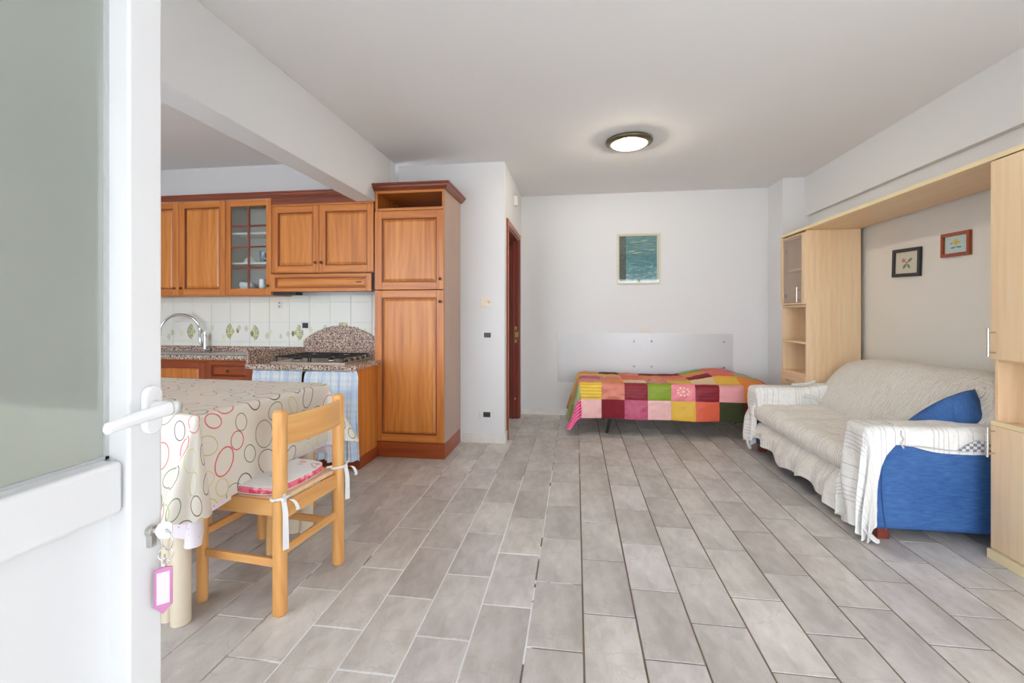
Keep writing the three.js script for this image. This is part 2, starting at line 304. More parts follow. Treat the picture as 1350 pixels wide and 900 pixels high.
// ---------- the white entrance door leaf, open beside the camera ----------
{
  const X = -0.70, d = structure('door_1', [-0.73, 0, 0.14]);
  const zE = -0.687, zS = -0.628, zH = 0.12;
  part('stile', bb(X - 0.06, X, 0.02, 2.34, zE, zS, 0.005), M.white, d);
  part('stile', bb(X - 0.06, X, 0.02, 2.34, zH - 0.075, zH, 0.005), M.white, d);
  part('top_rail', bb(X - 0.06, X, 2.26, 2.34, zS, zH - 0.075, 0.004), M.white, d);
  part('bottom_rail', bb(X - 0.06, X, 0.02, 0.13, zS, zH - 0.075, 0.004), M.white, d);
  part('middle_rail', bb(X - 0.055, X - 0.006, 0.968, 1.05, zS + 0.002, zH - 0.075, 0.008), M.white, d);
  part('lower_panel', bb(X - 0.048, X - 0.036, 0.12, 0.975, zS - 0.004, zH - 0.07, 0), M.white, d);
  const gl = part('glass_pane', bb(X - 0.046, X - 0.04, 1.04, 2.27, zS - 0.004, zH - 0.07, 0), M.frosted, d, { label: 'frosted glass pane' });
  part('glazing_gasket', join(bb(X - 0.040, X - 0.036, 1.05, 2.26, zS, zS + 0.006, 0), bb(X - 0.04, X - 0.036, 1.05, 1.055, zS, zH - 0.075, 0)), mat(new THREE.Color().setRGB(0.5, 0.5, 0.5), 0.6), gl);
  // handle
  const rz = -0.6615, ry = 1.122;
  const ro = new THREE.Shape(); const a = 0.0155, b = 0.024; ro.moveTo(-a, -b); ro.lineTo(-a, b); ro.absarc(0, b, a, Math.PI, 0, true); ro.lineTo(a, -b); ro.absarc(0, -b, a, 0, -Math.PI, true);
  const hd = part('handle', shift(turnG(prism(ro, 0.012, 0.003, 16), 0, Math.PI / 2, 0), X, ry, rz), M.handleWhite, d, { label: 'white door handle' });
  part('neck', shift(turnG(lathe([[0, 0], [0.011, 0], [0.0095, 0.02], [0.010, 0.046], [0, 0.046]], 20), 0, 0, -Math.PI / 2), X + 0.008, ry + 0.006, rz), M.handleWhite, hd);
  const g = sheet(20, 26, (u, v) => {                           // lever: an oval section swept towards the hinge side
    const t = v, z = rz + 0.004 + 0.107 * t, y = ry + 0.006 - 0.004 * t - 0.007 * t * t, x = X + 0.05 - 0.006 * t;
    const e = t < 0.03 ? Math.sqrt(Math.max(0, 1 - ((0.03 - t) / 0.03) ** 2)) : t > 0.94 ? Math.sqrt(Math.max(0, 1 - ((t - 0.94) / 0.06) ** 2)) : 1;
    const q = u * Math.PI * 2, h = (0.0115 - 0.003 * t) * e, w = (0.0075 - 0.001 * t) * e;
    return [x + Math.cos(q) * w, y + Math.sin(q) * h, z];
  });
  part('lever', g, M.handleWhite, hd);
  // cylinder lock
  const cs = new THREE.Shape(); cs.absarc(0, 0, 0.0085, -Math.PI * 0.28, Math.PI * 1.28, false); cs.lineTo(-0.005, -0.026); cs.lineTo(0.005, -0.026); cs.closePath();
  part('lock_cylinder', shift(turnG(prism(cs, 0.01, 0.001, 16), 0, Math.PI / 2, 0), X, 0.922, -0.662), M.nickel, d, { label: 'nickel lock cylinder' });
}

// ---------- tiles of the kitchen wall ----------
const SPZ = -4.22;
const decorTex = canvasTex(2048, 164, (g, w, h) => {           // u = (x + 4.45) / 2.66, v = (y - 1) / 0.2187 ...
  g.fillStyle = srgb(226, 221, 208); g.fillRect(0, 0, w, h);
  const X = (x) => (x + 4.45) / 2.66 * w, Y = (y) => h - (y - 1.0) / 0.2 * h, S = w / 2.66;
  function fan(x, y, r, dir, tone, dashes) {                    // a fan shaped leaf that opens to the left (-1) or right (1)
    g.save(); g.translate(X(x), Y(y)); g.scale(dir * S, S);
    for (let k = 0; k < 7; k++) { const a = -0.95 + k * 0.317; g.fillStyle = tone[k % 2]; g.beginPath(); g.moveTo(0, 0); g.lineTo(r * Math.cos(a - 0.15), r * Math.sin(a - 0.15)); g.lineTo(r * 1.05 * Math.cos(a), r * 1.05 * Math.sin(a)); g.lineTo(r * Math.cos(a + 0.15), r * Math.sin(a + 0.15)); g.fill(); }
    if (dashes) { g.strokeStyle = srgb(56, 60, 38); g.lineWidth = r * 0.1; g.setLineDash([r * 0.1, r * 0.09]); for (const q of [0.98, 0.84, 0.66]) { g.beginPath(); g.arc(0, 0, r * q, -1.0, 1.0); g.stroke(); } g.setLineDash([]); g.strokeStyle = srgb(150, 150, 96); g.lineWidth = r * 0.03; for (let k = 0; k < 9; k++) { const a = -0.9 + k * 0.225; g.beginPath(); g.moveTo(r * 0.1 * Math.cos(a), r * 0.1 * Math.sin(a)); g.lineTo(r * 0.75 * Math.cos(a), r * 0.75 * Math.sin(a)); g.stroke(); } }
    g.restore();
  }
  const pale = [srgb(218, 214, 180), srgb(198, 196, 152)], soft = [srgb(206, 204, 184), srgb(170, 170, 140)], dk = [srgb(96, 96, 70), srgb(122, 122, 92)];
  for (const [x, y, d] of [[-3.90, 1.10, -1], [-3.455, 1.105, -1], [-3.285, 1.09, 1], [-2.80, 1.095, 1], [-2.22, 1.17, -1]]) fan(x, y, 0.098, d, pale, true);
  for (const [x, y, d] of [[-3.82, 1.105, -1], [-3.40, 1.115, -1], [-3.28, 1.08, 1], [-2.83, 1.085, 1], [-2.14, 1.13, -1]]) fan(x, y, 0.036, d, dk);
  for (let i = 0; i < 34; i++) { const x = -4.4 + i * 0.08 + rr(-0.015, 0.015), y = 1.1 + rr(-0.06, 0.065); if ([-3.95, -3.5, -3.22, -2.74, -2.27].some((q) => Math.abs(q - x) < 0.06)) continue; fan(x, y, rr(0.03, 0.05), rnd() < 0.5 ? 1 : -1, rnd() < 0.5 ? pale : soft, false); }
});
decorTex.wrapS = decorTex.wrapT = THREE.ClampToEdgeWrapping;
{
  const plainM = [0.992, 1, 1.006].map((k) => phys(col(228 * k, 222 * k, 206 * k), 0.28, { clearcoat: 0.4, clearcoatRoughness: 0.1 }));
  const decorM = phys(0xffffff, 0.28, { map: decorTex, clearcoat: 0.4, clearcoatRoughness: 0.1 });
  const TX = 0.2187, rows = [[0.8, 1.0], [1.0, 1.2], [1.2, 1.4], [1.4, 1.47]];
  let n = 0;
  for (let i = 0; i < 12; i++) for (let r = 0; r < 4; r++) {
    const x1 = -1.803 - 0.172 + (i === 0 ? 0.172 : 0) - (i ? (i - 1) * TX : 0), x0 = i === 0 ? -1.975 : x1 - TX; const [y0, y1] = rows[r];
    const g = turnG(slab(x1 - x0 - 0.003, 0.008, y1 - y0 - 0.003, 0.0012), Math.PI / 2, 0, 0); g.translate((x0 + x1) / 2, (y0 + y1) / 2, SPZ + 0.008);
    const p = g.attributes.position, uv = g.attributes.uv;
    if (r === 1) for (let k = 0; k < p.count; k++) uv.setXY(k, (p.getX(k) + 4.45) / 2.66, (p.getY(k) - 1) / 0.2);
    const o = part('tile', g, r === 1 ? decorM : plainM[Math.floor(hash(i, r, 77) * 3)], wallKitchen);
    o.name = n ? 'tile_' + String(300 + n).padStart(3, '0') : 'tile_300'; n++;
  }
}

// ---------- kitchen joinery ----------
function raisedPanel(x0, x1, y0, y1, z, h, bevel, grain = 'y') {
  const pos = [], o = [[x0, y0, z], [x1, y0, z], [x1, y1, z], [x0, y1, z]], a = [[x0 + bevel, y0 + bevel, z + h], [x1 - bevel, y0 + bevel, z + h], [x1 - bevel, y1 - bevel, z + h], [x0 + bevel, y1 - bevel, z + h]];
  const q = (p0, p1, p2, p3) => { for (const v of [p0, p1, p2, p0, p2, p3]) pos.push(...v); };
  q(...a); for (let i = 0; i < 4; i++) { const j = (i + 1) % 4; q(o[i], o[j], a[j], a[i]); }
  const g = new THREE.BufferGeometry(); g.setAttribute('position', new THREE.Float32BufferAttribute(pos, 3)); g.computeVertexNormals(); return metricUV(g, grain);
}
const knobProfile = [[0, 0], [0.007, 0], [0.006, 0.003], [0.005, 0.008], [0.011, 0.013], [0.0135, 0.018], [0.011, 0.023], [0.005, 0.0255], [0, 0.026]];
function knob(x, y, z, parent) { return part('knob', shift(turnG(lathe(knobProfile, 16), Math.PI / 2), x, y, z), M.oldBrass, parent); }
// a framed door facing +z whose front lies at z
function framedDoor(parent, x0, x1, y0, y1, z, { stile = 0.06, rail = 0.06, t = 0.02, name = 'door', panelMat = W.cherry, frameMat = W.cherryFrame, dark = W.cherryDark, horizontal = false } = {}) {
  const g0 = 0.0015; x0 += g0; x1 -= g0; y0 += g0; y1 -= g0;
  const d = part(name, join(bb(x0, x0 + stile, y0, y1, z - t, z, 0.003), bb(x1 - stile, x1, y0, y1, z - t, z, 0.003), bb(x0 + stile, x1 - stile, y0, y0 + rail, z - t, z, 0.003, 'x'), bb(x0 + stile, x1 - stile, y1 - rail, y1, z - t, z, 0.003, 'x')), frameMat, parent);
  const a0 = x0 + stile, a1 = x1 - stile, b0 = y0 + rail, b1 = y1 - rail, m = 0.009;
  part('moulding', join(bb(a0, a0 + m, b0, b1, z - t, z - 0.005, 0.002), bb(a1 - m, a1, b0, b1, z - t, z - 0.005, 0.002), bb(a0 + m, a1 - m, b0, b0 + m, z - t, z - 0.005, 0.002, 'x'), bb(a0 + m, a1 - m, b1 - m, b1, z - t, z - 0.005, 0.002, 'x')), dark, d);
  part('panel', raisedPanel(a0 + m, a1 - m, b0 + m, b1 - m, z - 0.016, 0.011, Math.min(0.022, (b1 - b0) / 5), horizontal ? 'x' : 'y'), panelMat, d);
  return d;
}
const ZU = -3.9, ZB = -4.212;
{ // double wall cabinet on the left
  const t = thing('wall_cabinet', 'wide wooden wall cabinet with two panelled doors above the sink', 'cabinet', [-3.8, 1.455, -4.05]);
  part('carcass', bb(-4.30, -3.301, 1.455, 2.365, ZB, ZU - 0.021, 0.001), W.cherryFrame, t);
  knob(-3.765, 1.53, ZU, framedDoor(t, -3.80, -3.301, 1.46, 2.36, ZU));
  knob(-3.835, 1.53, ZU, framedDoor(t, -4.30, -3.80, 1.46, 2.36, ZU));
}
{ // cabinet with the glazed door
  const x0 = -3.299, x1 = -2.822, t = thing('glazed_wall_cabinet', 'narrow wooden wall cabinet with small glass panes and crockery inside', 'cabinet', [-3.06, 1.455, -4.05]);
  part('carcass', join(bb(x0, x0 + 0.016, 1.455, 2.365, ZB, ZU - 0.021, 0.001), bb(x1 - 0.016, x1, 1.455, 2.365, ZB, ZU - 0.021, 0.001), bb(x0 + 0.016, x1 - 0.016, 1.455, 1.515, ZB, ZU - 0.021, 0.001, 'x'), bb(x0 + 0.016, x1 - 0.016, 2.349, 2.365, ZB, ZU - 0.021, 0.001, 'x')), W.cherryFrame, t);
  part('lining', join(bb(x0 + 0.016, x1 - 0.016, 1.515, 2.349, ZB, ZB + 0.006, 0), bb(x0 + 0.016, x0 + 0.018, 1.515, 2.349, ZB, ZU - 0.024, 0), bb(x1 - 0.018, x1 - 0.016, 1.515, 2.349, ZB, ZU - 0.024, 0), bb(x0 + 0.018, x1 - 0.018, 1.515, 1.517, ZB + 0.006, ZU - 0.024, 0)), M.cabinetInside, t, { label: 'pale grey lining' });
  for (const y of [1.775, 2.06]) part('shelf', bb(x0 + 0.018, x1 - 0.018, y - 0.018, y, ZB + 0.006, ZU - 0.05, 0.001, 'x'), mat(col(214, 208, 198), 0.5), t);
  const st = 0.054, y0 = 1.46, y1 = 2.36, d = part('door', join(bb(x0 + 0.002, x0 + st, y0, y1, ZU - 0.02, ZU, 0.003), bb(x1 - st, x1 - 0.002, y0, y1, ZU - 0.02, ZU, 0.003), bb(x0 + st, x1 - st, y0, y0 + 0.06, ZU - 0.02, ZU, 0.003, 'x'), bb(x0 + st, x1 - st, y1 - 0.06, y1, ZU - 0.02, ZU, 0.003, 'x')), W.cherryFrame, t);
  const a0 = x0 + st, a1 = x1 - st, xm = (a0 + a1) / 2, ys = [y0 + 0.06, 1.715, 1.915, 2.112, y1 - 0.06];
  part('muntin', bb(xm - 0.008, xm + 0.008, ys[0], ys[4], ZU - 0.018, ZU - 0.002, 0.003), W.cherryDark, d);
  for (const y of ys.slice(1, 4)) for (const [p, q] of [[a0, xm - 0.008], [xm + 0.008, a1]]) part('muntin', bb(p, q, y - 0.008, y + 0.008, ZU - 0.018, ZU - 0.002, 0.003, 'x'), W.cherryDark, d);
  for (let k = 0; k < 4; k++) for (const [p, q] of [[a0, xm - 0.008], [xm + 0.008, a1]]) part('pane', bb(p, q, ys[k] + (k ? 0.008 : 0), ys[k + 1] - (k < 3 ? 0.008 : 0), ZU - 0.013, ZU - 0.0105, 0), M.glass, d);
  knob(x1 - 0.026, 1.545, ZU, d);
}
{ // cabinet above the hood
  const t = thing('hood_wall_cabinet', 'short wooden wall cabinet with two doors above the cooker hood', 'cabinet', [-2.315, 1.66, -4.05]);
  part('carcass', bb(-2.82, -1.812, 1.66, 2.30, ZB, ZU - 0.021, 0.001), W.cherryFrame, t);
  knob(-2.375, 1.755, ZU, framedDoor(t, -2.82, -2.345, 1.665, 2.285, ZU));
  knob(-2.315, 1.755, ZU, framedDoor(t, -2.345, -1.812, 1.665, 2.285, ZU));
  part('top_filler', bb(-2.82, -1.99, 2.303, 2.366, ZU - 0.03, ZU - 0.006, 0.001, 'x'), W.cherryDark, t);
  part('top_rail', bb(-2.82, -1.812, 2.285, 2.302, ZU - 0.021, ZU + 0.004, 0.002, 'x'), W.cherryFrame, t);
}
{ // cooker hood with a wooden front
  const t = thing('cooker_hood', 'cooker hood with a wooden panelled front and black sides', 'cooker hood', [-2.3, 1.49, -4.02]);
  part('housing', bb(-2.815, -1.80, 1.50, 1.652, ZB, ZU - 0.004, 0.002), M.black, t, { label: 'black metal housing' });
  const d = framedDoor(t, -2.82, -1.822, 1.487, 1.652, ZU + 0.024, { stile: 0.05, rail: 0.032, name: 'front_panel', horizontal: true, t: 0.024 });
  part('slot', bb(-1.97, -1.92, 1.567, 1.577, ZU + 0.016, ZU + 0.0215, 0.001), M.black, d);
  part('filter_tray', bb(-2.80, -2.57, 1.458, 1.486, -4.0, ZU + 0.01, 0.002), M.black, t);
}
{ // cornice over the wall cabinets, up to the beam
  const s = poly([[0, 0], [0.012, 0], [0.03, 0.022], [0.034, 0.035], [0.042, 0.038], [0.042, 0.05], [0, 0.05]]);
  const g = turnG(prism(s, 2.3, 0.001), 0, -Math.PI / 2, 0);                    // x, y -> z, y ; depth -> -x
  single('cornice', 'dark red-brown cornice moulding along the top of the wall cabinets', 'moulding', metricUV(shift(g, -1.99, 2.366, ZU - 0.005), 'x'), W.cherryDark, [-3.15, 2.366, -3.9]);
}
{ // tall cabinet
  const x0 = -1.79, x1 = -1.148, zf = -3.89, zb = -4.445, t = thing('tall_cabinet', 'tall wooden larder cabinet with two stacked doors and open top niche', 'cabinet', [-1.47, 0, -4.17]);
  part('side_panel', bb(x0, x0 + 0.018, 0.14, 2.385, zb, zf, 0.001), W.cherryFrame, t);
  part('side_panel', bb(x1 - 0.018, x1, 0.14, 2.385, zb, zf, 0.001), mat(0xffffff, 0.28, { map: woodTex([146, 116, 98], [160, 132, 114], [174, 148, 130], 29, 5, 0.06, 0.3) }), t);  // greyer wood tone, with the glossy grazing reflection put into its colour
  part('back_panel', bb(x0 + 0.018, x1 - 0.018, 0.14, 2.385, zb, zb + 0.008, 0), W.cherryDark, t);
  part('niche_shelf', bb(x0 + 0.018, x1 - 0.018, 2.215, 2.232, zb + 0.008, zf - 0.003, 0.001, 'x'), W.cherryFrame, t);
  part('top_board', bb(x0 + 0.018, x1 - 0.018, 2.367, 2.385, zb + 0.008, zf, 0.001, 'x'), W.cherryFrame, t);
  part('bottom_board', bb(x0 + 0.018, x1 - 0.018, 0.14, 0.158, zb + 0.008, zf - 0.022, 0.001, 'x'), W.cherryFrame, t);
  part('niche_frame', join(bb(x0, x0 + 0.022, 2.22, 2.385, zf, zf + 0.004, 0.001), bb(x1 - 0.022, x1, 2.22, 2.385, zf, zf + 0.004, 0.001), bb(x0 + 0.022, x1 - 0.022, 2.362, 2.385, zf, zf + 0.004, 0.001, 'x'), bb(x0 + 0.022, x1 - 0.022, 2.205, 2.225, zf, zf + 0.004, 0.001, 'x')), W.cherryFrame, t);
  knob(x1 - 0.032, 1.59, zf + 0.02, framedDoor(t, x0, x1, 1.497, 2.2, zf + 0.02, { stile: 0.065, rail: 0.065 }));
  knob(x1 - 0.032, 1.392, zf + 0.02, framedDoor(t, x0, x1, 0.145, 1.494, zf + 0.02, { stile: 0.065, rail: 0.065 }));
  part('plinth', join(bb(x0, x1, 0, 0.14, zf - 0.02, zf + 0.004, 0.001, 'x'), bb(x1 - 0.02, x1, 0, 0.14, zb, zf - 0.02, 0.001, 'z')), W.cherryRed, t, { label: 'red-brown plinth' });
  const s = poly([[0, 0], [0.012, 0], [0.036, 0.022], [0.042, 0.038], [0.055, 0.042], [0.055, 0.058], [0, 0.058]]);
  // mitred crown: swept around front and side
  const prof = [[0, 0], [0.012, 0], [0.036, 0.022], [0.042, 0.038], [0.055, 0.042], [0.055, 0.058], [-0.02, 0.058]], path = [[x0 - 0.002, zf + 0.004, -1, 1], [x1, zf + 0.004, 1, 1], [x1, zb, 1, 0]];
  const pos = [];
  const at = (i, k) => { const [px, pz, nx, nz] = path[i], [o, y] = prof[k]; return [px + nx * o, 2.385 + y, pz + nz * o]; };
  for (let i = 0; i < 2; i++) for (let k = 0; k < prof.length - 1; k++) { const a = at(i, k), b = at(i + 1, k), c = at(i + 1, k + 1), d = at(i, k + 1); pos.push(...a, ...b, ...c, ...a, ...c, ...d); }
  for (let k = 1; k < prof.length - 1; k++) pos.push(...at(0, 0), ...at(0, k), ...at(0, k + 1), ...at(2, 0), ...at(2, k + 1), ...at(2, k));
  const g = new THREE.BufferGeometry(); g.setAttribute('position', new THREE.Float32BufferAttribute(pos, 3)); g.computeVertexNormals();
  part('crown_moulding', join(metricUV(g, 'x'), bb(x0, x1, 2.386, 2.43, zb, zf, 0, 'x')), W.cherryDark, t);
}
{ // base units under the sink
  const zf = -3.79, t = thing('sink_base_cabinet', 'wooden base cabinet with a panelled door under the sink, beside the drawer unit', 'cabinet', [-3.85, 0, -4.0]);
  part('carcass', bb(-4.35, -3.416, 0.12, 0.855, ZB + 0.03, zf - 0.021, 0.001), W.cherryFrame, t);
  framedDoor(t, -4.35, -3.416, 0.13, 0.845, zf, { frameMat: W.cherryRed, panelMat: W.cherryFrame });
  part('plinth', bb(-4.35, -3.416, 0, 0.12, ZB + 0.03, zf - 0.06, 0.001, 'x'), W.cherryRed, t);
  const u = thing('drawer_base_cabinet', 'wooden base cabinet with a drawer on top, left of the curtained hob unit', 'cabinet', [-3.07, 0, -4.0]);
  part('carcass', bb(-3.414, -2.725, 0.12, 0.855, ZB + 0.03, zf - 0.021, 0.001), W.cherryFrame, u);
  const dr = framedDoor(u, -3.414, -2.93, 0.665, 0.845, zf, { frameMat: W.cherryRed, panelMat: W.cherryRed, rail: 0.035, name: 'drawer', horizontal: true });
  knob(-3.18, 0.755, zf - 0.004, dr);
  framedDoor(u, -3.414, -2.93, 0.13, 0.66, zf, { frameMat: W.cherryRed, panelMat: W.cherryFrame });
  part('filler', bb(-2.93, -2.725, 0.13, 0.845, zf - 0.02, zf, 0.001), W.cherryRed, u);
  part('plinth', bb(-3.414, -2.725, 0, 0.12, ZB + 0.03, zf - 0.06, 0.001, 'x'), W.cherryRed, u);
}
// granite
const granTex = (() => {
  const N = 64, cols = [[92, 70, 62], [172, 146, 128], [58, 50, 48], [196, 178, 164], [150, 118, 100], [208, 194, 182], [126, 102, 90], [180, 154, 136]].map((c) => lift(c));
  return dataTex(512, 512, (u, v) => {
    const x = u * N, y = v * N, xi = Math.floor(x), yi = Math.floor(y); let best = 9, id = 0;
    for (let a = -1; a < 2; a++) for (let b = -1; b < 2; b++) { const cx = (xi + a + N) % N, cy = (yi + b + N) % N, dx = xi + a + hash(cx, cy, 1) - x, dy = yi + b + hash(cx, cy, 2) - y, d = dx * dx + dy * dy; if (d < best) { best = d; id = hash(cx, cy, 3); } }
    return cols[Math.floor(id * 8)];
  });
})();
granTex.repeat.set(2.4, 2.4);
const granite = phys(0xffffff, 0.22, { map: granTex, clearcoat: 0.5, clearcoatRoughness: 0.1 });
{
  const t = thing('sink_worktop', 'speckled brown granite worktop with upstand behind the sink', 'worktop', [-3.55, 0.86, -4.0]);
  part('slab', bb(-4.40, -2.722, 0.86, 0.90, ZB, -3.76, 0.006), granite, t);
  part('upstand', bb(-4.40, -2.722, 0.90, 0.955, ZB, ZB + 0.02, 0.003), granite, t);
  const s = thing('sink', 'stainless steel inset sink with drainboard in the granite worktop', 'sink', [-3.6, 0.9, -4.0]);
  part('rim', join(bb(-4.2, -2.98, 0.90, 0.906, -4.17, -4.11, 0.002), bb(-4.2, -2.98, 0.90, 0.906, -3.86, -3.81, 0.002), bb(-4.2, -4.14, 0.90, 0.906, -4.11, -3.86, 0.002), bb(-3.58, -3.52, 0.90, 0.906, -4.11, -3.86, 0.002), bb(-3.04, -2.98, 0.90, 0.906, -4.11, -3.86, 0.002)), M.steel, s);
  part('bowl', bb(-4.14, -3.58, 0.901, 0.903, -4.11, -3.86, 0), mat(new THREE.Color().setRGB(0.35, 0.35, 0.35), 0.3, { metalness: 1 }), s);
  const rib = []; for (let i = 0; i < 9; i++) rib.push(bb(-3.5, -3.06, 0.902, 0.907, -4.095 + i * 0.026, -4.085 + i * 0.026, 0.002)); rib.push(bb(-3.52, -3.04, 0.900, 0.903, -4.11, -3.86, 0));
  part('drainboard', join(rib), M.steel, s);
  const f = thing('kitchen_tap', 'tall chrome gooseneck mixer tap standing behind the sink', 'tap', [-3.72, 0.906, -4.13]);
  part('base', shift(lathe([[0, 0], [0.03, 0], [0.028, 0.008], [0.02, 0.012], [0.019, 0.15], [0.021, 0.16], [0.021, 0.195], [0.017, 0.20], [0, 0.20]], 20), -3.72, 0.906, -4.13), M.chrome, f);
  const pts = [[-3.745, 0.97, -4.12], [-3.765, 1.0, -4.12], [-3.768, 1.13, -4.115]]; for (let i = 0; i <= 10; i++) { const a = Math.PI * (i / 10); pts.push([-3.93 + 0.162 * Math.cos(a), 1.14 + 0.135 * Math.sin(a), -4.115 + 0.012 * i]); } pts.push([-4.095, 1.07, -3.992]);
  part('spout', tube(pts, 0.0125, 60, 10), M.chrome, f);
  part('lever', tube([[-3.71, 0.925, -4.11], [-3.66, 0.922, -4.08], [-3.58, 0.925, -4.05]], 0.008, 16, 8), M.chrome, f);
}
{ // hob block
  const zf = -3.41, xl = -2.705, xr = -1.735, t = thing('hob_worktop', 'speckled granite hob worktop with an arched splashback', 'worktop', [-2.22, 0.83, -3.8]);
  part('slab', prism(poly([[xl, -zf], [xr, -zf], [xr, 3.868], [-1.802, 3.868], [-1.802, 4.21], [xl, 4.21]]), 0.04, 0.003).rotateX(-Math.PI / 2).translate(0, 0.83, 0), granite, t);
  const sp = new THREE.Shape(); sp.moveTo(xl + 0.02, 0.87); sp.lineTo(-1.803, 0.87); for (let i = 0; i <= 40; i++) { const x = -1.803 + (xl + 0.02 + 1.803) * i / 40; sp.lineTo(x, 1.168 - 0.9 * (x + 2.29) ** 2 - (x < -2.6 ? 1.2 * (x + 2.6) ** 2 : 0)); }
  sp.closePath();
  part('arched_splashback', shift(prism(sp, 0.02, 0.002), 0, 0, -4.211), granite, t);
  const up = poly([[-4.19, 0.87], [zf - 0.01, 0.87], [zf - 0.012, 0.985], [-4.19, 0.955]]);
  part('side_upstand', shift(turnG(prism(up, 0.02, 0.002), 0, -Math.PI / 2, 0), xl + 0.021, 0, 0), granite, t);
  for (const n of ['slab', 'arched_splashback', 'side_upstand']) { const o = t.children.find((c) => c.name === n); const gr = 'y'; o.geometry = metricUV(o.geometry, gr); }
  const u = thing('hob_base_unit', 'open wooden base unit with red-brown plinth behind the blue checked curtains', 'base unit', [-2.22, 0, -3.8]);
  part('side_panel', bb(-1.792, -1.765, 0.1, 0.829, -3.868, -3.50, 0.001), W.cherry, u);
  part('side_panel', bb(-2.70, -2.675, 0.1, 0.829, -4.2, -3.50, 0.001), W.cherry, u);
  part('bottom_board', bb(-2.675, -1.793, 0.1, 0.12, -4.2, -3.52, 0.001, 'x'), W.cherryFrame, u);
  part('back_board', bb(-2.675, -1.81, 0.12, 0.829, -4.21, -4.195, 0.001), W.cherryDark, u);
  part('plinth', join(bb(-2.70, -1.765, 0, 0.1, -3.56, -3.535, 0.001, 'x'), bb(-1.79, -1.765, 0, 0.1, -3.866, -3.56, 0.001, 'z')), W.cherryRed, u, { label: 'red-brown plinth' });
  part('curtain_rail', rod([-2.674, 0.815, -3.455], [-1.775, 0.815, -3.455], 0.005), M.nickel, u);
}
{ // gas hob
  const x0 = -2.52, x1 = -1.86, z0 = -3.98, z1 = -3.47, y = 0.87, t = thing('gas_hob', 'gas hob with black pan supports set in the granite worktop', 'hob', [-2.19, y, -3.72]);
  part('hob_plate', bb(x0, x1, y, y + 0.012, z0, z1, 0.004), mat(new THREE.Color().setRGB(0.62, 0.57, 0.47), 0.3, { metalness: 0.9 }), t, { label: 'steel hob plate' });
  const bs = [[-2.36, -3.60, 0.048], [-2.05, -3.60, 0.036], [-2.36, -3.85, 0.036], [-2.05, -3.85, 0.055]];
  for (const [x, z, r] of bs) { const b = part('burner', shift(lathe([[0, 0], [r, 0], [r, 0.012], [r * 0.8, 0.016], [0, 0.016]], 20), x, y + 0.012, z), M.steel, t); part('burner_cap', shift(lathe([[0, 0], [r * 0.78, 0], [r * 0.75, 0.007], [0, 0.009]], 20), x, y + 0.028, z), M.blackIron, b); }
  for (const [xc] of [[-2.355], [-2.045]]) {
    const a = xc - 0.145, b = xc + 0.145, c = z0 + 0.03, d = z1 - 0.05, yy = y + 0.05, gs = [];
    gs.push(rod([a, yy, c], [b, yy, c], 0.006, 6), rod([a, yy, d], [b, yy, d], 0.006, 6), rod([a, yy, c], [a, yy, d], 0.006, 6), rod([b, yy, c], [b, yy, d], 0.006, 6), rod([a, yy, (c + d) / 2], [b, yy, (c + d) / 2], 0.006, 6));
    for (const zc of [-3.60, -3.85]) gs.push(rod([xc - 0.145, yy, zc], [xc - 0.03, yy, zc], 0.006, 6), rod([xc + 0.03, yy, zc], [xc + 0.145, yy, zc], 0.006, 6));
    gs.push(rod([xc, yy, c], [xc, yy, c + 0.08], 0.006, 6), rod([xc, yy, d], [xc, yy, d - 0.08], 0.006, 6), rod([xc, yy, -3.66], [xc, yy, -3.79], 0.006, 6));
    for (const p of [a, b]) for (const q of [c, d]) gs.push(rod([p, y + 0.012, q], [p, yy, q], 0.006, 6));
    part('pan_support', join(gs), M.blackIron, t);
  }
  for (let i = 0; i < 4; i++) part('control_knob', shift(lathe([[0, 0], [0.016, 0], [0.014, 0.02], [0, 0.022]], 14), x1 - 0.035, y + 0.012, -3.56 - i * 0.1), M.darkPlastic, t);
}
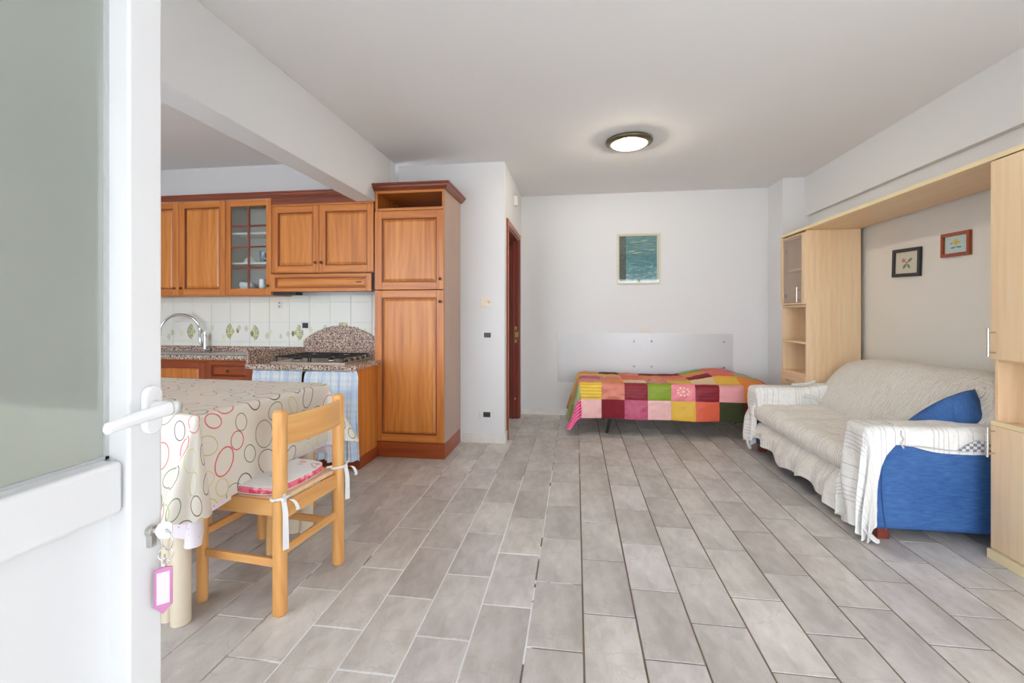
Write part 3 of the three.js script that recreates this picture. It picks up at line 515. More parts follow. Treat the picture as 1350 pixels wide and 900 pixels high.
{ // gingham curtains
  const gingham = canvasTex(512, 512, (g, w, h) => {
    g.fillStyle = srgb(214, 224, 234); g.fillRect(0, 0, w, h);
    const n = 24, s = w / n; g.globalAlpha = 0.26; g.fillStyle = srgb(164, 190, 216);
    for (let i = 0; i < n; i += 2) g.fillRect(i * s, 0, s, h); for (let i = 0; i < n; i += 2) g.fillRect(0, i * s, w, s);
    g.globalAlpha = 0.3; g.fillStyle = srgb(140, 172, 208); g.fillRect(0.05 * w, 0, 0.14 * w, h); g.fillRect(0.55 * w, 0, 0.12 * w, h); g.fillRect(0, 0.12 * h, w, 0.14 * h); g.fillRect(0, 0.62 * h, w, 0.12 * h); g.globalAlpha = 1;
  });
  const cm = mat(0xffffff, 0.9, { map: gingham, side: THREE.DoubleSide });
  const curtain = (x0, x1, flare, ph, label) => {
    const f = (u, v) => {
      const s = v, x = lerp(x0, x1, u) + flare * s * s * (u - 0.5) + (ph === 2 ? sstep(0.94, 1, 1 - v) * (0.5 - u) * 0.05 : 0), A = 0.006 + 0.014 * s, k = 17 * (x1 - x0) / 0.5;
      return [x, 0.826 - 0.725 * s - 0.012 * Math.sin(u * 9 + ph) * s, -3.462 + 0.052 * s ** 0.5 + A * Math.sin(u * k * 2.2 + ph + 0.6 * s) + 0.5 * A * Math.sin(u * k * 5.1 + 2 * ph), u * (x1 - x0) * 2.2 * 1.7, v * 0.73 * 1.7];
    };
    const t = thing('curtain', label, 'curtain', [(x0 + x1) / 2, 0.09, -3.43], 'blue checked kitchen curtains');
    part('cloth', sheet(90, 24, f), cm, t);
    part('heading', sheet(90, 3, (u, v) => { const q = f(u, 0); return [q[0], 0.828 - 0.03 * v, q[2] + 0.004, q[3], v * 0.06]; }), cm, t);
  };
  curtain(-2.66, -2.22, 0.05, 1, 'blue and white checked curtain under the hob, the left one behind the table');
  curtain(-2.20, -1.735, 0.06, 2, 'blue and white checked curtain under the hob, the right one next to the tall cabinet');
}

// ---------- crockery in the glazed cabinet ----------
{
  const z = -4.02, y1 = 1.518, y2 = 1.776;
  const t = thing('butter_dish', 'long white lidded dish on the bottom shelf of the glazed cabinet, lower left', 'dish', [-3.16, y1, z]);
  part('plate', bb(-3.235, -3.085, y1, y1 + 0.012, z - 0.05, z + 0.05, 0.005), M.porcelain, t);
  part('lid', bb(-3.225, -3.095, y1 + 0.012, y1 + 0.075, z - 0.045, z + 0.045, 0.02), M.porcelain, t);
  const j = thing('glass_jug', 'small clear glass jug with a curved handle on the bottom shelf of the glazed cabinet', 'jug', [-3.005, y1, z]);
  part('body', shift(lathe([[0, 0], [0.032, 0], [0.04, 0.03], [0.036, 0.07], [0.03, 0.09], [0.028, 0.09], [0.034, 0.07], [0.037, 0.03], [0.03, 0.004], [0, 0.004]], 20), -3.005, y1, z), M.glass, j);
  part('handle', tube([[-2.975, y1 + 0.075, z + 0.01], [-2.945, y1 + 0.07, z + 0.015], [-2.945, y1 + 0.03, z + 0.015], [-2.972, y1 + 0.02, z + 0.01]], 0.006, 16, 8), M.porcelain, j);
  const c1 = single('cup', 'left of two tall white cups at the bottom of the glazed cabinet', 'cup', shift(lathe([[0, 0], [0.024, 0], [0.028, 0.04], [0.029, 0.095], [0.027, 0.095], [0.025, 0.01], [0, 0.008]], 20), -2.965, y1, z + 0.055), M.porcelain, [-2.965, y1, z + 0.055]);
  const c2 = c1.clone(); c2.name = numbered('cup'); c2.position.x = -2.9; c2.position.z = z + 0.03; c2.userData = { ...c1.userData, label: 'right of two tall white cups at the bottom of the glazed cabinet, nearest the knob' }; scene.add(c2);
  single('bowl', 'white upturned bowl on the middle shelf of the glazed cabinet', 'bowl', shift(lathe([[0.055, 0], [0.058, 0.003], [0.05, 0.03], [0.025, 0.055], [0.02, 0.062], [0, 0.06]], 24), -3.13, y2, z), M.porcelain, [-3.13, y2, z]);
  single('glass_tumbler', 'blue-tinted glass tumbler on the middle shelf of the glazed cabinet', 'tumbler', shift(lathe([[0, 0], [0.027, 0], [0.031, 0.11], [0.029, 0.11], [0.025, 0.006], [0, 0.006]], 20), -2.995, y2, z), phys(new THREE.Color().setRGB(0.6, 0.75, 0.8), 0.08, { transmission: 0.8, thickness: 0 }), [-2.995, y2, z]);
  const m = thing('mug', 'white mug with a handle on the middle shelf of the glazed cabinet', 'mug', [-2.9, y2, z + 0.02]);
  part('body', shift(lathe([[0, 0], [0.03, 0], [0.036, 0.02], [0.036, 0.12], [0.033, 0.12], [0.032, 0.01], [0, 0.008]], 20), -2.9, y2, z + 0.02), M.porcelain, m);
  part('handle', tube([[-2.932, y2 + 0.1, z + 0.03], [-2.955, y2 + 0.09, z + 0.035], [-2.955, y2 + 0.04, z + 0.035], [-2.932, y2 + 0.03, z + 0.03]], 0.005, 14, 8), M.porcelain, m);
}
// ---------- switches, sockets, sensor ----------
function wallPlate(name, label, cat, x, y, z, w, h, insert, plateM = M.plateWhite) {
  const t = thing(name, label, cat, [x, y, z]);
  part('plate', bb(x - w / 2, x + w / 2, y - h / 2, y + h / 2, z, z + 0.009, 0.003), plateM, t);
  insert(t, x, y, z + 0.0085);
}
const darkInsert = (n, w, h, off = 0) => (t, x, y, z) => { for (let i = 0; i < n; i++) part('rocker', bb(x + off - w / 2 + i * w / n + 0.0002, x + off - w / 2 + (i + 1) * w / n - 0.0002, y - h / 2, y + h / 2, z - 0.004, z + 0.003, 0.002), M.darkPlastic, t); };
wallPlate('light_switch', 'white wall plate with dark switch buttons on the pillar, beside the doorway', 'switch', -0.878, 1.072, -4.45, 0.125, 0.085, darkInsert(3, 0.068, 0.048, 0.006));
wallPlate('wall_socket', 'white plate with a dark power socket low on the pillar above the skirting', 'socket', -0.89, 0.283, -4.45, 0.13, 0.088, (t, x, y, z) => { darkInsert(3, 0.072, 0.05, 0.012)(t, x, y, z); });
wallPlate('intercom_panel', 'beige two-part control plate on the pillar, above the dark switch', 'control plate', -0.89, 1.40, -4.45, 0.11, 0.095, (t, x, y, z) => { part('dial', shift(turnG(lathe([[0, 0], [0.019, 0], [0.017, 0.012], [0, 0.014]], 20), Math.PI / 2), x + 0.027, y + 0.008, z), M.plateBeige, t); part('cover', bb(x - 0.05, x - 0.006, y - 0.035, y + 0.03, z - 0.002, z + 0.004, 0.003), M.plateBeige, t); }, M.plateBeige);
wallPlate('worktop_socket', 'white plate with a black double socket on the tiles left of the granite arch', 'socket', -2.672, 1.168, -4.212, 0.098, 0.085, darkInsert(2, 0.062, 0.052));
wallPlate('pipe_cap', 'small square plate with two brown dots on the tiles below the cooker hood', 'cover plate', -2.952, 1.375, -4.212, 0.05, 0.075, (t, x, y, z) => { for (const dy of [-0.018, 0.018]) part('dot', shift(turnG(lathe([[0, 0], [0.009, 0], [0.008, 0.003], [0, 0.004]], 14), Math.PI / 2), x, y + dy, z), mat(col(158, 108, 66), 0.5), t); });
wallPlate('cover_plate', 'beige rectangular cover plate on the back wall above the clear panel', 'cover plate', 0.854, 1.088, -5.81, 0.13, 0.065, (t, x, y, z) => part('cover', bb(x - 0.05, x + 0.05, y - 0.024, y + 0.024, z - 0.004, z + 0.002, 0.002), mat(col(205, 198, 190), 0.45), t), mat(col(205, 198, 190), 0.45));
{
  const t = thing('motion_sensor', 'small white sensor box high on the wall above the dark doorway', 'sensor', [-0.70, 2.56, -5.12]);
  part('housing', bb(-0.70, -0.655, 2.505, 2.615, -5.155, -5.085, 0.006), M.plateWhite, t);
  part('lens', bb(-0.657, -0.651, 2.525, 2.575, -5.145, -5.095, 0.004), mat(col(228, 228, 228), 0.2), t);
}
// ---------- ceiling lamp ----------
{
  const x = 0.455, z = -4.05, t = thing('ceiling_lamp', 'round bronze ceiling lamp with a glowing white glass bowl', 'lamp', [x, H, z]);
  part('rim', shift(lathe([[0.07, 0], [0.165, 0], [0.194, -0.006], [0.2, -0.018], [0.194, -0.030], [0.172, -0.040], [0.156, -0.040], [0.15, -0.03], [0.15, -0.012], [0.07, -0.012]].reverse(), 48), x, H, z), M.bronze, t);
  const prof = []; for (let i = 0; i <= 12; i++) { const a = i / 12 * Math.PI / 2; prof.push([0.154 * Math.sin(a), -0.036 - 0.034 * Math.cos(a)]); } prof.push([0.154, -0.02], [0, -0.02]);
  part('glass_bowl', shift(lathe(prof, 40), x, H, z), new THREE.MeshStandardMaterial({ color: 0xfff6e0, roughness: 0.35, emissive: new THREE.Color(1, 0.95, 0.8), emissiveIntensity: 1.6 }), t);
  part('finial', shift(lathe([[0, -0.006], [0.007, -0.004], [0.007, 0], [0, 0.002]].map(([r, y]) => [r, y]), 12), x + 0.03, H - 0.071, z - 0.06), M.bronze, t);
  const lamp = new THREE.PointLight(new THREE.Color(1, 0.9, 0.72), 3.0); lamp.position.set(x, H - 0.05, z); lamp.castShadow = true; lamp.shadow.radius = 2; lamp.name = 'ceiling_lamp_bulb'; scene.add(lamp);
}
// ---------- pictures ----------
function frameGeo(w, h, b, d, r = 0.002) { return join(bb(-w / 2, -w / 2 + b, -h / 2, h / 2, 0, d, r), bb(w / 2 - b, w / 2, -h / 2, h / 2, 0, d, r), bb(-w / 2 + b, w / 2 - b, -h / 2, -h / 2 + b, 0, d, r, 'x'), bb(-w / 2 + b, w / 2 - b, h / 2 - b, h / 2, 0, d, r, 'x')); }
function picture(label, w, h, b, d, frameMat, printTex, pos, ry, rz, mount) {
  const t = thing('framed_picture', label, 'picture', pos); t.rotation.set(0, ry, rz, 'YXZ');
  part('frame', frameGeo(w, h, b, d), frameMat, t, { local: true });
  const pr = new THREE.PlaneGeometry(w - 2 * b, h - 2 * b); pr.translate(0, 0, 0.006);
  part('print', pr, mat(0xffffff, 0.7, { map: printTex }), t, { local: true });
  part('backing', bb(-w / 2 + 0.004, w / 2 - 0.004, -h / 2 + 0.004, h / 2 - 0.004, 0.0005, 0.005, 0), mat(col(150, 130, 110), 0.9), t, { local: true });
  if (mount) part('glass', bb(-w / 2 + b, w / 2 - b, -h / 2 + b, h / 2 - b, 0.008, 0.0095, 0), M.glass, t, { local: true });
  return t;
}
const seaTex = canvasTex(512, 600, (g, w, h) => {
  g.fillStyle = srgb(196, 196, 182); g.fillRect(0, 0, w, h);
  const m = 14; g.save(); g.beginPath(); g.rect(m, m, w - 3 * m, h - 2 * m); g.clip();
  const gr = g.createLinearGradient(0, 0, 0, h); gr.addColorStop(0, srgb(98, 126, 120)); gr.addColorStop(0.3, srgb(86, 124, 126)); gr.addColorStop(0.65, srgb(70, 128, 140)); gr.addColorStop(1, srgb(120, 150, 156)); g.fillStyle = gr; g.fillRect(0, 0, w, h);
  const r = mulberry(99), R = (a, b) => a + (b - a) * r();
  const pal = [[120, 158, 152], [64, 104, 106], [150, 172, 168], [84, 140, 152], [56, 96, 104], [130, 150, 130], [100, 148, 160]];
  for (let i = 0; i < 900; i++) { const y = R(0, h), c = pal[Math.floor(R(0, 7))]; g.fillStyle = srgb(...c); g.globalAlpha = R(0.1, 0.45); g.beginPath(); g.ellipse(R(90, w), y, R(10, 70), R(2, 7), R(-0.12, 0.08), 0, 7); g.fill(); }
  for (let i = 0; i < 200; i++) { const y = h * (0.55 + 0.4 * Math.sqrt(r())); g.fillStyle = srgb(196, 208, 210); g.globalAlpha = R(0.15, 0.5); g.beginPath(); g.ellipse(R(100, w), y, R(4, 26), R(2, 6), R(-0.4, 0.3), 0, 7); g.fill(); }
  for (const [x, y, a, b] of [[200, 92, 60, 5], [330, 74, 50, 6], [170, 208, 40, 7], [240, 226, 60, 6], [420, 190, 40, 5]]) { g.fillStyle = srgb(206, 200, 158); g.globalAlpha = 0.7; g.beginPath(); g.ellipse(x, y, a, b, -0.12, 0, 7); g.fill(); }
  g.globalAlpha = 1; g.fillStyle = srgb(72, 76, 68); g.fillRect(m, m, 78, h);
  for (let i = 0; i < 520; i++) { g.fillStyle = r() < 0.6 ? srgb(150, 148, 126) : srgb(50, 54, 50); g.globalAlpha = R(0.3, 0.8); g.fillRect(m + R(2, 74), R(0, h), R(3, 9), R(3, 7)); }
  g.globalAlpha = 1; g.fillStyle = srgb(58, 64, 62); g.fillRect(m + 76, m, 5, h); g.restore();
});
picture('large framed teal sea print with a dark left column, on the back wall', 0.532, 0.628, 0.02, 0.018, mat(col(198, 190, 170), 0.4), seaTex, [0.766, 1.968, -5.808], 0, 0, true);
const flowerTex = (paper, draw) => canvasTex(256, 256, (g, w, h) => { g.fillStyle = paper; g.fillRect(0, 0, w, h); draw(g); });
const leaf = (g, x, y, l, a, c, vein) => { g.save(); g.translate(x, y); g.rotate(a); g.fillStyle = c; g.beginPath(); g.moveTo(0, 0); g.quadraticCurveTo(l * 0.5, -l * 0.42, l, 0); g.quadraticCurveTo(l * 0.5, l * 0.42, 0, 0); g.fill(); g.strokeStyle = vein; g.lineWidth = 2; g.beginPath(); g.moveTo(0, 0); g.lineTo(l * 0.9, 0); g.stroke(); g.restore(); };
const pinkTex = flowerTex(srgb(216, 208, 196), (g) => {
  const c = srgb(104, 140, 92), v = srgb(70, 104, 62);
  leaf(g, 132, 128, 78, -0.75, c, v); leaf(g, 128, 138, 74, 1.05, c, v); leaf(g, 122, 138, 74, 2.1, c, v);
  for (let i = 0; i < 7; i++) { g.fillStyle = i % 2 ? srgb(214, 116, 132) : srgb(226, 150, 160); g.beginPath(); g.ellipse(92 + 16 * Math.cos(i * 0.9), 100 + 16 * Math.sin(i * 0.9), 14, 9, i * 0.9, 0, 7); g.fill(); }
  g.fillStyle = srgb(200, 60, 96); g.beginPath(); g.arc(92, 100, 9, 0, 7); g.fill(); g.fillStyle = srgb(96, 40, 36); g.beginPath(); g.arc(124, 128, 8, 0, 7); g.fill();
});
const yellowTex = flowerTex(srgb(196, 206, 206), (g) => {
  for (let i = 0; i < 9; i++) { g.fillStyle = [srgb(214, 178, 74), srgb(196, 186, 108), srgb(222, 196, 110)][i % 3]; g.beginPath(); g.ellipse(128 + 26 * Math.cos(i * 0.7), 92 + 24 * Math.sin(i * 0.7), 22, 14, i * 0.7, 0, 7); g.fill(); }
  g.fillStyle = srgb(206, 150, 40); g.beginPath(); g.arc(132, 96, 15, 0, 7); g.fill();
  const c = srgb(78, 132, 116), v = srgb(54, 100, 92); leaf(g, 88, 96, 40, 2.4, c, v); leaf(g, 126, 170, 64, 3.05, c, v); leaf(g, 126, 170, 64, 0.1, c, v); g.fillStyle = c; g.fillRect(124, 120, 5, 52);
});
const blackFrame = mat(new THREE.Color().setRGB(0.018, 0.02, 0.028), 0.35), redFrame = phys(0xffffff, 0.35, { map: woodTex([110, 44, 20], [146, 66, 34], [168, 86, 48], 91, 6, 0.1) });
picture('small black-framed picture of a pink flower with green leaves, hung slightly tilted', 0.318, 0.232, 0.028, 0.02, blackFrame, pinkTex, [2.697, 1.704, -4.155], -Math.PI / 2, -0.04, true);
picture('small reddish wooden framed picture of a yellow flower', 0.25, 0.172, 0.024, 0.02, redFrame, yellowTex, [2.697, 1.78, -3.665], -Math.PI / 2, -0.02, true);
// ---------- clear panel screwed to the back wall ----------
{
  const t = thing('clear_panel', 'clear glossy protective panel screwed to the back wall behind the quilted bed', 'panel', [0.82, 0.5, -5.80]);
  part('sheet', bb(-0.234, 1.872, 0.42, 1.045, -5.804, -5.799, 0.001), M.acrylic, t);
  for (const x of [0.713, 0.922, 1.769]) for (const y of [0.945, 0.633]) part('screw', shift(turnG(lathe([[0, 0], [0.011, 0], [0.009, 0.004], [0, 0.005]], 12), Math.PI / 2), x, y, -5.799), mat(new THREE.Color().setRGB(0.16, 0.15, 0.15), 0.4, { metalness: 0.6 }), t);
}

// ---------- cloth draped over a box ----------
// unfolded cloth coordinates (a, b) over the rectangle R; beyond its edge the cloth bends round with radius r and hangs
function fold(R, a, b) {
  const cx = clamp(a, R.x0, R.x1), cz = clamp(b, R.z0, R.z1), ox = a - cx, oz = b - cz, d = Math.hypot(ox, oz);
  const up = R.top ? R.top(cx, cz) : 0;
  if (d < 1e-9) return [a, R.y + up, b];
  const nx = ox / d, nz = oz / d, L = R.r * Math.PI / 2; let off, dn;
  if (d < L) { off = R.r * Math.sin(d / R.r); dn = R.r * (1 - Math.cos(d / R.r)); } else { const fl = typeof R.flare === 'function' ? R.flare(a, b, nx, nz) : R.flare; off = R.r + (d - L) * fl; dn = R.r + (d - L) * Math.sqrt(1 - Math.min(0.9, fl * fl)); }
  if (R.wave) off += R.wave(a, b, Math.max(0, d - L * 0.6), nx, nz);
  return [cx + nx * off, R.y + up * Math.max(0, 1 - d / 0.12) - dn, cz + nz * off];
}

// ---------- dining table, its cloths ----------
const TY = -0.0663, TC = [-2.0935, 0, -2.115];
{
  const t = thing('dining_table', 'dining table with cream paired round legs under the patterned tablecloth', 'table', TC); t.rotation.y = TY;
  const hx = 0.604, hz = 0.434;
  part('tabletop', bb(-hx, hx, 0.842, 0.869, -hz, hz, 0.006, 'x'), W.pine, t, { local: true });
  part('apron', join(bb(-hx + 0.08, hx - 0.08, 0.767, 0.842, -hz + 0.06, -hz + 0.08, 0.002, 'x'), bb(-hx + 0.08, hx - 0.08, 0.767, 0.842, hz - 0.08, hz - 0.06, 0.002, 'x'), bb(-hx + 0.06, -hx + 0.08, 0.767, 0.842, -hz + 0.06, hz - 0.06, 0.002, 'z'), bb(hx - 0.08, hx - 0.06, 0.767, 0.842, -hz + 0.06, hz - 0.06, 0.002, 'z')), M.creamLeg, t, { local: true });
  for (const sx of [-1, 1]) for (const sz of [-1, 1]) {
    const x = sx * (hx - 0.10), z = sz * (hz - 0.03);
    part('leg', join(shift(post(0.037, 0.842, 0.006), x - sx * 0.008, 0, z), shift(post(0.036, 0.842, 0.006), x - sx * 0.078, 0, z - sz * 0.012)), M.creamLeg, t, { local: true, label: 'cream leg of joined round columns' });
  }
}
const ovalTex = canvasTex(2000, 1600, (g, w, h) => {             // covers 2.0 m x 1.6 m of cloth
  g.fillStyle = srgb(228, 221, 209, 1.0); g.fillRect(0, 0, w, h);
  const r = mulberry(7), R = (a, b) => a + (b - a) * r(), cs = [[190, 58, 66], [168, 176, 110], [92, 108, 88], [90, 74, 66], [198, 84, 92], [184, 190, 132], [112, 132, 96]], done = [];
  for (let i = 0; i < 16000 && done.length < 420; i++) {
    const x = R(0, w), y = R(0, h), a = R(38, 68), b = a * R(0.55, 0.85);
    if (done.some((q) => Math.hypot(q[0] - x, q[1] - y) < (q[2] + a) * 0.93)) continue; done.push([x, y, a]);
    const c = cs[Math.floor(R(0, 7))]; g.lineWidth = R(3.5, 6); g.strokeStyle = srgb(...c); const q = R(0, 3.14);
    for (const dx of [-w, 0, w]) for (const dy of [-h, 0, h]) { g.beginPath(); g.ellipse(x + dx, y + dy, a, b, q, 0, 7); g.stroke(); }
  }
});
const clothMat = phys(0xffffff, 0.38, { map: ovalTex, side: THREE.DoubleSide, clearcoat: 0.25, clearcoatRoughness: 0.3 });
{
  const hx = 0.60, hz = 0.43;
  const R = { x0: -hx, x1: hx, z0: -hz, z1: hz, y: 0.8735, r: 0.018, flare: (a, b, nx, nz) => 0.05 + 0.36 * Math.abs(nx * nz * 2) ** 0.7 + (nz > 0.5 ? 0.24 * sstep(hx - 0.32, hx, a) * sstep(0.75, 1, nz) : 0), wave: (a, b, d, nx, nz) => d * (0.05 * Math.sin(7 * a + 2) * Math.abs(nz) + 0.035 * Math.sin(8 * b + 1) * Math.abs(nx)) };
  const t = thing('tablecloth', 'white oilcloth with coloured oval outlines covering the dining table', 'tablecloth', TC); t.rotation.y = TY;
  const drop = 0.40;
  part('cloth', sheet(150, 120, (u, v) => {
    let a = lerp(-hx - drop, hx + drop, u), b = lerp(-hz - drop, hz + drop, v);
    let dr = a > hx ? 0.35 + 0.05 * sstep(-0.1, 0.43, b) : drop; if (a > hx) a = hx + (a - hx) * dr / drop;
    { const ox = a - clamp(a, -hx, hx), oz = b - clamp(b, -hz, hz), d = Math.hypot(ox, oz), m = 0.405; if (d > m) { a -= ox * (1 - m / d); b -= oz * (1 - m / d); } }
    const p = fold(R, a, b); p.push((a + 1) / 2, (b + 0.8) / 1.6); return p;
  }), clothMat, t, { local: true });
  const floral = canvasTex(512, 512, (g, w, h) => { g.fillStyle = srgb(214, 206, 212); g.fillRect(0, 0, w, h); const r = mulberry(5); for (let i = 0; i < 240; i++) { g.fillStyle = r() < 0.5 ? srgb(150, 120, 130) : srgb(176, 160, 178); const x = r() * w, y = r() * h; g.fillRect(x, y, 3 + 5 * r(), 2 + 4 * r()); } });
  const u = thing('under_cloth', 'lilac-white floral underlay cloth hanging out below the oval-patterned tablecloth', 'tablecloth', TC); u.rotation.y = TY;
  const R2 = { ...R, y: 0.8705, r: 0.014, x0: -hx + 0.004, x1: hx - 0.004, z0: -hz + 0.004, z1: hz - 0.004, flare: (a, b, nx, nz) => 0.03 + 0.15 * Math.abs(nx * nz) * 2, wave: (a, b, d, nx, nz) => d * (0.025 * Math.sin(7 * a + 2) * Math.abs(nz) + 0.02 * Math.sin(8 * b + 1) * Math.abs(nx)) };
  part('cloth', sheet(110, 90, (p, q) => {
    let a = lerp(-hx - 0.42, hx + 0.42, p), b = lerp(-hz - 0.42, hz + 0.50, q);
    if (a > hx) a = hx + (a - hx) * (0.36 + 0.06 * sstep(0, 0.43, b)) / 0.42; { const ox = a - clamp(a, -hx, hx), oz = b - clamp(b, -hz, hz), d = Math.hypot(ox, oz), m = 0.50; if (d > m) { a -= ox * (1 - m / d); b -= oz * (1 - m / d); } }
    const c = fold(R2, a, b); c.push(a * 1.6, b * 1.6); return c;
  }), mat(0xffffff, 0.85, { map: floral, side: THREE.DoubleSide }), u, { local: true });
}
// ---------- chairs ----------
function makeChair(label) {
  const t = thing('dining_chair', label, 'chair', [0, 0, 0]);
  const X = 0.203, ZB_ = -0.2, ZF = 0.21;
  for (const s of [1, -1]) part('rear_leg', shift(post(0.0295, 0.873, 0.018, 24), s * X, 0, ZB_), W.pine, t, { local: true });
  for (const s of [1, -1]) part('front_leg', shift(post(0.0235, 0.47, 0.006, 20), s * X, 0, ZF), W.pine, t, { local: true });
  const curve = (x) => -0.208 - 0.035 * (1 - (x / X) ** 2);
  const sh = new THREE.Shape(); const N = 14; for (let i = 0; i <= N; i++) { const x = -X + 2 * X * i / N; i ? sh.lineTo(x, curve(x) - 0.009) : sh.moveTo(x, curve(x) - 0.009); } for (let i = N; i >= 0; i--) { const x = -X + 2 * X * i / N; sh.lineTo(x, curve(x) + 0.009); }
  const sl = prism(sh, 0.125, 0.003).rotateX(Math.PI / 2);     // shape x, z; depth up
  sl.computeBoundingBox(); sl.translate(0, 0.722 - sl.boundingBox.min.y, 0);
  part('back_slat', metricUV(sl, 'x'), W.pine, t, { local: true });
  part('seat', bb(-0.2, 0.2, 0.468, 0.487, -0.19, 0.225, 0.005, 'z'), mat(0xffffff, 0.5, { map: texBeech }), t, { local: true, label: 'paler seat board' });
  part('seat_rail', bb(-0.185, 0.185, 0.40, 0.468, -0.212, -0.19, 0.004, 'x'), W.pine, t, { local: true });
  part('seat_rail', bb(-0.185, 0.185, 0.41, 0.468, 0.20, 0.222, 0.004, 'x'), W.pine, t, { local: true });
  for (const s of [1, -1]) part('seat_rail', bb(s * X - 0.011, s * X + 0.011, 0.418, 0.486, -0.185, 0.2, 0.004, 'z'), W.pine, t, { local: true });
  for (const s of [1, -1]) part('stretcher', bb(s * X - 0.009, s * X + 0.009, 0.20, 0.236, -0.18, 0.195, 0.005, 'z'), W.pine, t, { local: true });
  part('stretcher', bb(-0.19, 0.19, 0.245, 0.282, -0.209, -0.191, 0.005, 'x'), W.pine, t, { local: true });
  part('stretcher', bb(-0.19, 0.19, 0.285, 0.32, 0.20, 0.218, 0.005, 'x'), W.pine, t, { local: true });
  return t;
}
const CH = [-1.428, 0, -2.006], CR = -95.9 * Math.PI / 180;
{
  const a = makeChair("light pine chair pushed up to the table's right side with a tied seat cushion"); a.position.set(...CH); a.rotation.y = CR;
  const b = a.clone(); b.name = numbered('dining_chair'); b.userData = { label: 'pine chair tucked in at the far side of the table, mostly hidden by the cloth', category: 'chair' }; b.position.set(-1.95, 0, -2.60); b.rotation.y = 0.12; scene.add(b);
  // cushion
  const pinkT = canvasTex(512, 512, (g, w, h) => {
    g.fillStyle = srgb(236, 226, 222); g.fillRect(0, 0, w, h); const r = mulberry(15), R = (p, q) => p + (q - p) * r();
    for (let i = 0; i < 9; i++) { const x = R(40, w - 40), y = R(40, h - 40); g.strokeStyle = srgb(206, 92, 110); g.lineWidth = 5; for (const q of [26, 17, 9]) { g.beginPath(); g.arc(x, y, q, R(0, 2), R(4, 7)); g.stroke(); } g.strokeStyle = srgb(168, 172, 176); g.lineWidth = 3; for (let k = 0; k < 7; k++) { g.beginPath(); g.moveTo(x + 34, y + k * 6); g.lineTo(x + 60, y + k * 6 + 14); g.stroke(); } }
  });
  const edgeT = canvasTex(256, 64, (g, w, h) => { g.fillStyle = srgb(222, 110, 126); g.fillRect(0, 0, w, h); const r = mulberry(3); for (let i = 0; i < 26; i++) { g.fillStyle = r() < 0.5 ? srgb(240, 214, 212) : srgb(196, 60, 80); g.globalAlpha = 0.6; g.beginPath(); g.arc(r() * w, r() * h, 6 + 12 * r(), 0, 7); g.fill(); } });
  const c = thing('seat_cushion', 'flat white seat cushion with pink flowers and tie ribbons on the pine chair', 'cushion', CH); c.rotation.y = CR;
  const half = 0.186, n = 4.5, cz = 0.025, y0 = 0.4885;
  const ring = (ang) => { const q = Math.abs(Math.cos(ang)) ** n + Math.abs(Math.sin(ang)) ** n; const k = half / q ** (1 / n); return [k * Math.cos(ang), k * Math.sin(ang)]; };
  part('top', sheet(64, 10, (u, v) => { const [x, z] = ring(-u * 2 * Math.PI), s = 1 - v; return [x * s, y0 + 0.036 + 0.009 * (1 - s ** 3) + 0.002 * Math.sin(x * s * 40) * Math.sin(z * s * 40), z * s + cz, x * s * 2.6 + 0.5, z * s * 2.6 + 0.5]; }), mat(0xffffff, 0.85, { map: pinkT, side: THREE.DoubleSide }), c, { local: true });
  part('edge', sheet(64, 6, (u, v) => { const [x, z] = ring(-u * 2 * Math.PI), o = 1 + 0.02 * Math.sin(v * Math.PI); return [x * o, y0 + 0.036 * v, z * o + cz, u * 6, v]; }), mat(0xffffff, 0.85, { map: edgeT, side: THREE.DoubleSide }), c, { local: true, label: 'pink floral side band' });
  part('piping', join(tube(Array.from({ length: 48 }, (_, i) => { const [x, z] = ring(i / 48 * 2 * Math.PI); return [x, y0 + 0.036, z + cz]; }), 0.003, 96, 6, true), tube(Array.from({ length: 48 }, (_, i) => { const [x, z] = ring(i / 48 * 2 * Math.PI); return [x, y0 + 0.004, z + cz]; }), 0.003, 96, 6, true)), mat(col(236, 226, 224), 0.8), c, { local: true });
  const rib = mat(col(232, 220, 224), 0.8, { side: THREE.DoubleSide });
  for (const s of [1, -1]) {
    const lp = []; for (let i = 0; i <= 16; i++) { const q = i / 16 * 2 * Math.PI; lp.push([s * 0.203 + 0.034 * Math.cos(q), 0.50 - 0.004 * Math.sin(q), -0.2 + 0.034 * Math.sin(q)]); }
    const strip = (pts, w0, w1) => { const cv = new THREE.CatmullRomCurve3(pts.map((p) => V(...p))); return sheet(24, 2, (u, v) => { const p = cv.getPoint(u), w = lerp(w0, w1, u) * (v - 0.5); return [p.x + w * 0.85, p.y + w * 0.2 * (1 - u), p.z + w * 0.5, u, v]; }); };
    const kx = s * 0.203 + (s > 0 ? 0.02 : -0.012), kz = -0.235;
    part('tie', join(tube(lp, 0.006, 40, 6, true), tube([[s * 0.17, 0.5, -0.155], [s * 0.185, 0.502, -0.175], [s * 0.19, 0.5, -0.19]], 0.006, 8, 6),
      strip([[kx, 0.5, kz], [kx - 0.03, 0.49, kz - 0.02], [kx - 0.055, 0.45, kz - 0.025], [kx - 0.06, 0.435, kz - 0.02]], 0.014, 0.016), strip([[kx, 0.5, kz], [kx + 0.004, 0.45, kz - 0.012], [kx + 0.002, 0.38, kz - 0.012], [kx - 0.004, s > 0 ? 0.29 : 0.33, kz - 0.008]], 0.02, 0.026), strip([[kx, 0.502, kz], [kx + 0.02, 0.525, kz - 0.02], [kx + 0.03, 0.54, kz - 0.03]], 0.012, 0.016),
      shift(new THREE.SphereGeometry(0.011, 10, 8), kx, 0.5, kz)), rib, c, { local: true, label: 'pale tie ribbon' });
  }
}
